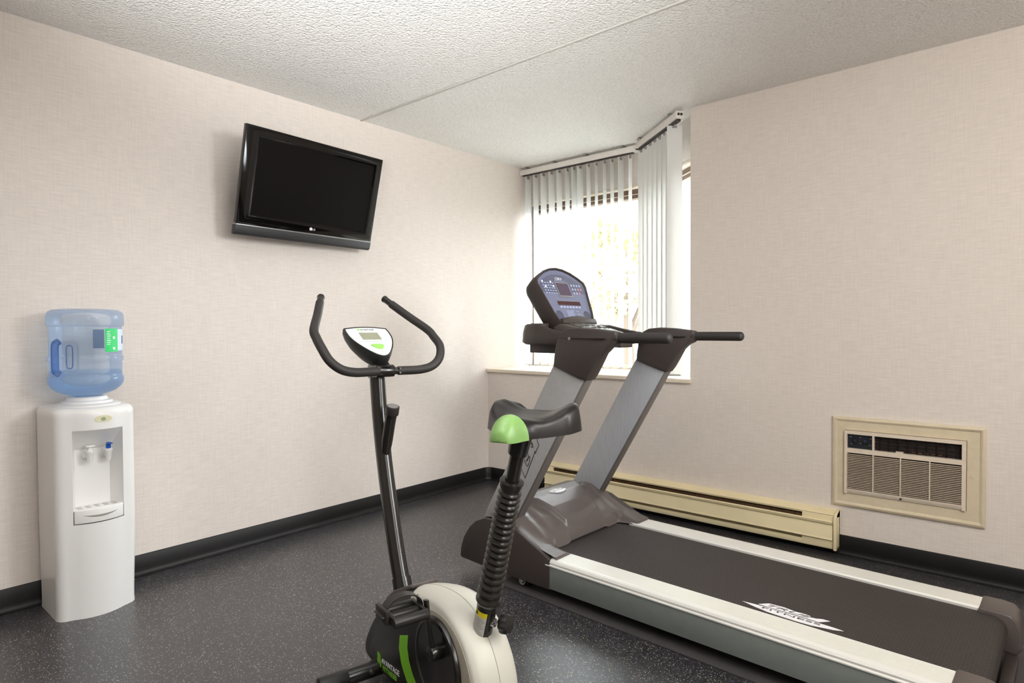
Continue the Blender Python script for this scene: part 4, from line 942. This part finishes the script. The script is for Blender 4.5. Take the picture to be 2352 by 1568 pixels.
bm = NB(); d = Vector((-.3, 0, .95)).normalized(); a = Vector((-.060, 0, .862)); rod(bm, a, a + d * .030, .0225, 24); kn = finish('tension_knob', bm, 'pedal', bk, 0.002)
bm = NB(); rod(bm, a + d * .0295, a + d * .031, .0185, 24); finish('knob_disc', bm, 'silver', kn)
# handlebar
bar = [(-.005, 0, 1.004), (-.02, .06, 1.004), (-.036, .12, 1.006), (-.040, .165, 1.018), (-.030, .198, 1.046), (-.004, .214, 1.085), (.045, .215, 1.118), (.085, .210, 1.144), (.17, .170, 1.197), (.272, .124, 1.262)]
full = [(f_, -l_, z_) for f_, l_, z_ in bar[::-1]] + bar[1:]
bm = NB(); tube(bm, smooth_path(full, 6), .0125, 16); hb = finish('handlebar', bm, 'bblack', bk)
for s in (1, -1):
    st = 1 if s == 1 else 1
    pts = smooth_path([(f_, s * l_, z_) for f_, l_, z_ in bar], 8)
    pts = pts[(4 if s == 1 else 6):-3]
    bm = NB(); tube(bm, pts, .0150, 18); finish('foam_grip', bm, 'foam', bk)
    p = Vector(bar[-1]); p.y *= s; q = Vector(bar[-2]); q.y *= s; dd = (p - q).normalized()
    bm = NB(); rod(bm, p - dd * .004, p + dd * .004, .0138, 16); finish('end_plug', bm, 'bblack', bk, 0.001)
bm = NB(); rod(bm, (-.004, -.032, 1.004), (-.004, .032, 1.004), .021, 20); prism(bm, [(-.005, .984), (.085, .975), (.085, 1.022), (-.005, 1.024)], XZ, -.024, .024); finish('clamp', bm, 'bblack', bk, 0.002)
for dz in (.008, -.006):
    bm = NB(); rod(bm, (-.022, -.043, 1.004 + dz), (-.034, -.045, 1.004 + dz), .004, 10); finish('bolt', bm, 'chrome', bk)
# console
e1 = Vector((-.164, 0, -.089)).normalized(); n1 = Vector((-.477, 0, .879)).normalized(); K0 = Vector((.163, 0, 1.147))
def KF(t, l, d=0.0): return K0 + e1 * t + Vector((0, 1, 0)) * l + n1 * d
ol = [(-.012, 0), (-.010, .035), (-.003, .068), (-.001, .0765), (.000, .0785), (.006, .0795), (.03, .081), (.065, .078), (.10, .068), (.135, .052), (.165, .035), (.186, .018), (.193, 0)]
ol = ol + [(t, -l) for t, l in ol[-2:0:-1]]
OL = csmooth(ol, 1)
def kring(g, d, sh=0.0): return [KF(.09 + (t - .09) * g + sh, l * g, d) for t, l in OL]
bm = NB(); loft(bm, [kring(.62, -.060, .022), kring(.86, -.046, .010), kring(.97, -.034, .004), kring(1.03, -.02), kring(1.04, -.003), kring(1.02, .0015), kring(.99, .001), kring(.985, -.001)]); cb = finish('console_case', bm, 'bcover', bk, ang=50)
bm = NB(); prism(bm, [(.09 + (t - .09) * .955, l * .955) for t, l in OL], lambda u, v, w: KF(u, v, w), -.002, .0010); kf = finish('console_face', bm, 'cons_face', cb)
def kbox(name, t0, t1, l0, l1, d0, d1, m): bm = NB(); prism(bm, [(t0, l0), (t1, l0), (t1, l1), (t0, l1)], lambda u, v, w: KF(u, v, w), d0, d1); return finish(name, bm, m, cb)
kbox('lcd_screen', .031, .081, -.0335, .036, .0008, .0020, 'cons_lcd')
for l in (.032, .019, .006, -.008, -.022): kbox('print_mark', .0915, .0935, l - .008, l + .001, .0009, .0013, 'cool_dark')
bm = NB(); prism(bm, csmooth([(.116, .028), (.114, -.012), (.122, -.026), (.146, -.014), (.150, -.002), (.138, .012)], 2), lambda u, v, w: KF(u, v, w), .0008, .004); finish('start_button', bm, 'cons_btn', cb, 0.001)
kbox('print_mark', .166, .169, -.004, .002, .0009, .0013, 'cool_dark')
text_mesh('lettering', 'AVANTAGE', 'line', cb, KF(.0125, .022, .0012), (0, -1, 0), -e1, .0125, width=.05)
bm = NB(); rod(bm, KF(.0075, .029, .0009), KF(.0075, .029, .0014), .006, 16); finish('emblem', bm, 'cons_btn', cb)
bm = NB(); loft(bm, [[KF(.135 + .040 * math.cos(a), .030 * math.sin(a), -.045) for a in [2 * PI * k / 20 for k in range(20)]], [Vector((-.004 - .026 * math.cos(a) * .9, .026 * math.sin(a), 1.020)) for a in [2 * PI * k / 20 for k in range(20)]]]); finish('console_neck', bm, 'bcover', bk, ang=60)
# seat post: sleeve, bellows, tube
sA = Vector((-.612, 0, .355)); sB = Vector((-.785, 0, .885)); sd = (sB - sA).normalized()
def SP(t): return sA + (sB - sA) * t
bm = NB(); tube(bm, [SP(-.03), SP(.0), SP(.20)], [.0265, .0265, .0265], 24, sx=1.0); sl = finish('post_sleeve', bm, 'bblack', bk, 0.001)
bm = NB(); rod(bm, SP(.1), SP(.99), .0175, 20); finish('seat_tube', bm, 'bblack', bk)
bm = NB(); pts = [SP(.135)]; rr_ = [.0270]
nr = 18
for k in range(nr):
    t0 = .16 + (.755 - .16) * (k / nr) ** 0.86; t1 = .16 + (.755 - .16) * ((k + 1) / nr) ** 0.86; dt_ = t1 - t0; ra = .0335 - .0045 * k / nr
    pts += [SP(t0), SP(t0 + dt_ * .2), SP(t0 + dt_ * .38), SP(t0 + dt_ * .55), SP(t0 + dt_ * .75)]; rr_ += [ra - .006, ra - .0045, ra, ra, ra - .0045]
pts += [SP(.755), SP(.765), SP(.785), SP(.792)]; rr_ += [.0235, .0265, .0285, .0290]
tube(bm, pts, rr_, 28); finish('bellows_boot', bm, 'boot', bk, ang=60)
bm = NB(); rod(bm, SP(.788), SP(.798), .0298, 28); finish('boot_rim', bm, 'boot', bk, 0.001)
# warning label wrapped round the sleeve
def sleeve_patch(name, m, a0, a1, t0, t1, r, par):
    x_ = Vector((0, 1, 0)); y_ = sd.cross(x_).normalized(); bm = NB()
    grid(bm, 10, 1, lambda u, v: SP(t0 + (t1 - t0) * v) + r * (math.cos(math.radians(a0 + (a1 - a0) * u)) * x_ + math.sin(math.radians(a0 + (a1 - a0) * u)) * y_)); return finish(name, bm, m, par)
LA0, LA1 = -20, 62
sgn_y = 1 if sd.cross(Vector((0, 1, 0))).x < 0 else -1
wl = sleeve_patch('warning_label', 'paper', sgn_y * LA0, sgn_y * LA1, .005, .135, .0268, sl)
sleeve_patch('warning_header', 'yellow', sgn_y * LA0, sgn_y * LA1, .108, .135, .0270, wl)
sleeve_patch('warning_triangle', 'line', sgn_y * (LA0 + 8), sgn_y * (LA0 + 22), .112, .130, .02715, wl)
for k in range(8): sleeve_patch('warning_text', 'cool_dark', sgn_y * (LA0 + 6), sgn_y * (LA1 - 6 - 9 * (k % 3)), .014 + k * .0115, .0175 + k * .0115, .0270, wl)
# adjusting knob
kp0 = SP(.055); kd_ = Vector((-.90, -.42, .12)).normalized()
bm = NB(); rod(bm, kp0 + kd_ * .022, kp0 + kd_ * .034, .011, 16); rod(bm, kp0 + kd_ * .03, kp0 + kd_ * .056, .006, 12); finish('knob_stem', bm, 'chrome', bk)
bm = NB(); u1 = kd_.cross(Vector((0, 0, 1))).normalized(); u2 = kd_.cross(u1)
def kr(r, t): return [kp0 + kd_ * t + (r * (1 + .06 * math.cos(8 * a))) * (math.cos(a) * u1 + math.sin(a) * u2) for a in [2 * PI * k / 48 for k in range(48)]]
loft(bm, [kr(.013, .050), kr(.022, .054), kr(.024, .060), kr(.024, .072), kr(.021, .077), kr(.010, .078)]); finish('adjusting_knob', bm, 'pedal', bk, ang=50)
# cranks and pedals
for s, ph in ((1, 0), (-1, PI)):
    cen = Vector((-.521, s * .085, .287)); end = cen + Vector((.020 * math.cos(ph) , s * .012, .122 * math.cos(ph)))
    bm = NB(); rod(bm, cen + Vector((0, -s * .02, 0)), cen + Vector((0, s * .022, 0)), .020, 20); ca = finish('crank_hub', bm, 'bblack', bk, 0.002)
    bm = NB(); dd = (end - cen); tube(bm, [cen + Vector((0, s * .012, 0)) - dd * .06, cen + Vector((0, s * .012, 0)) + dd * .5, end + dd * .12 + Vector((0, s * .006, 0))], [.014, .011, .012], 12, sx=.55, up=(1, 0, 0)); finish('crank_arm', bm, 'bblack', bk, 0.001)
    if s < 0: continue
    pr_ = end + Vector((.012, s * .010, -.008))
    # pedal body: hollow frame with a rounded rear roll and a toothed front plate
    bm = NB(); y0, y1 = pr_.y + s * .008, pr_.y + s * .106; lo_, hi_ = min(y0, y1), max(y0, y1)
    rod(bm, (pr_.x - .040, lo_, pr_.z), (pr_.x - .040, hi_, pr_.z), .0135, 18); rod(bm, (pr_.x + .040, lo_, pr_.z), (pr_.x + .040, hi_, pr_.z), .0125, 18)
    box(bm, (pr_.x - .040, lo_, pr_.z - .011), (pr_.x + .040, lo_ + .010, pr_.z + .012)); box(bm, (pr_.x - .040, hi_ - .010, pr_.z - .011), (pr_.x + .040, hi_, pr_.z + .012))
    rod(bm, (pr_.x, lo_, pr_.z), (pr_.x, hi_, pr_.z), .010, 14); box(bm, (pr_.x - .036, lo_ + .008, pr_.z - .004), (pr_.x + .036, hi_ - .008, pr_.z + .002))
    pb = finish('pedal', bm, 'pedal', bk, 0.001)
    # strap arching over the pedal
    bm = NB(); sp_ = []
    for k in range(15):
        a = PI * k / 14; sp_.append((pr_.x + .012, (lo_ + hi_) / 2 + .052 * math.cos(a), pr_.z + .006 + .038 * math.sin(a)))
    n_ = len(sp_); A_ = []
    for (x, y, z) in sp_: A_.append([Vector((x - .016, y, z)), Vector((x + .016, y, z)), Vector((x + .016, y + (.002 if y > (lo_ + hi_) / 2 else -.002), z + .0025)), Vector((x - .016, y + (.002 if y > (lo_ + hi_) / 2 else -.002), z + .0025))])
    loft(bm, A_); finish('strap', bm, 'pedal', pb, ang=60)
    bm = NB(); yb = hi_ if s > 0 else lo_
    box(bm, (pr_.x - .022, min(yb, yb + s * .012), pr_.z - .010), (pr_.x + .046, max(yb, yb + s * .012), pr_.z + .026))
    box(bm, (pr_.x - .016, min(yb, yb + s * .020), pr_.z + .006), (pr_.x + .040, max(yb, yb + s * .020), pr_.z + .011)); finish('strap_buckle', bm, 'pedal', pb, 0.003)
# stabilisers
for f_, nm in ((-.085, 'front_stabiliser'), (-.74, 'rear_stabiliser')):
    bm = NB(); rod(bm, (f_, -.25, .045), (f_, .25, .045), .025, 24); so = finish(nm, bm, 'bblack', bk, 0.002)
    for s in (1, -1):
        bm = NB(); rod(bm, (f_, s * .17, .043), (f_, s * .262, .043), .0285, 20); box(bm, (f_ - .024, min(s * .19, s * .25), .002), (f_ + .024, max(s * .19, s * .25), .03)); finish('end_foot', bm, 'bcover', so, 0.004)
        bm = NB(); rod(bm, (f_ - .02, s * .10, .050), (f_ - .034, s * .10, .053), .010, 14, dome=.006); finish('bolt', bm, 'dark_metal', so)
bm = NB(); box(bm, (-.72, -.022, .03), (-.09, .022, .075)); finish('base_beam', bm, 'bblack', bk, 0.004)
# saddle: nose turned towards the left side of the bike
SPH = math.radians(118); SC = Vector((-.800, 0, 0))
def sad(t, w):
    """t -1 (rear) .. 1 (nose tip); w -1..1 round the cross section"""
    return None
sdir = Vector((math.cos(SPH), math.sin(SPH), 0)); sprp = Vector((-math.sin(SPH), math.cos(SPH), 0))
secs = []   # (along, half width, top z centre, lobe rise, skirt depth)
NSEC = 26
for i in range(NSEC + 1):
    t = i / NSEC; al = -.105 + t * .225
    hw = interp([(-.105, .080), (-.09, .108), (-.06, .122), (-.02, .110), (.02, .072), (.05, .046), (.08, .033), (.108, .028), (.120, .023)], al)
    zt = interp([(-.105, .935), (-.08, .946), (-.03, .940), (.02, .936), (.06, .950), (.09, .952), (.108, .946), (.120, .930)], al)
    rise = .022 * sstep(.02, -.05, al); sk = interp([(-.105, .030), (-.06, .060), (.0, .066), (.06, .072), (.12, .070)], al)
    secs.append((al, hw, zt, rise, sk))
def sec_ring(al, hw, zt, rise, sk, grow=0.0):
    pts = []; n = 20
    zb = .878 - .004 if al > -.08 else .89
    zb = interp([(-.105, .918), (-.06, .905), (.02, .898), (.12, .898)], al); dome = sstep(.0, .07, al)
    for k in range(n + 1):
        a = -1 + 2 * k / n; aa = abs(a)
        x = hw * math.copysign(min(1, 1 - (1 - aa) ** 1.8), a); 
        z = zt + rise * sstep(.15, .62, aa) - (zt - zb) * sstep(.66, 1.0, aa) ** 1.15 - rise * sstep(.8, 1, aa)
        xd = hw * math.sin(a * PI / 2) * (1 + .12 * aa); zd = zb + (zt - zb) * math.cos(a * PI / 2) ** .85 if aa < 1 else zb
        x = x * (1 - dome) + xd * dome; z = z * (1 - dome) + zd * dome
        pts.append((x, z))
    ring_ = [SC + sdir * al + sprp * x + Vector((0, 0, z)) for x, z in pts]
    c_ = SC + sdir * al
    if grow:
        cc = c_ + Vector((0, 0, (zt + zb) / 2)); ring_ = [p + (p - cc).normalized() * grow for p in ring_]
    return ring_
bm = NB(); rings = [sec_ring(*s_) for s_ in secs]
loft(bm, rings, caps=True, closed=True)
sm = finish('saddle', bm, 'saddle', bk, ang=75)
bm = NB()
ng = [s_ for s_ in secs if s_[0] > .062]
rings = [sec_ring(*s_, grow=.0022) for s_ in ng]
al, hw, zt, rise, sk = ng[-1]
for e_, k_ in ((.006, .82), (.010, .55), (.012, .2)):
    base = rings[len(ng) - 1]; cc = SC + sdir * (al + e_) + Vector((0, 0, .902))
    rings.append([cc + (p + sdir * e_ - cc) * k_ for p in base])
loft(bm, rings); finish('nose_cover', bm, 'lime2', sm, ang=70)
bm = NB(); rod(bm, SP(.93), Vector((-.795, 0, .915)), .024, 20, .03); finish('saddle_clamp', bm, 'bblack', bk)
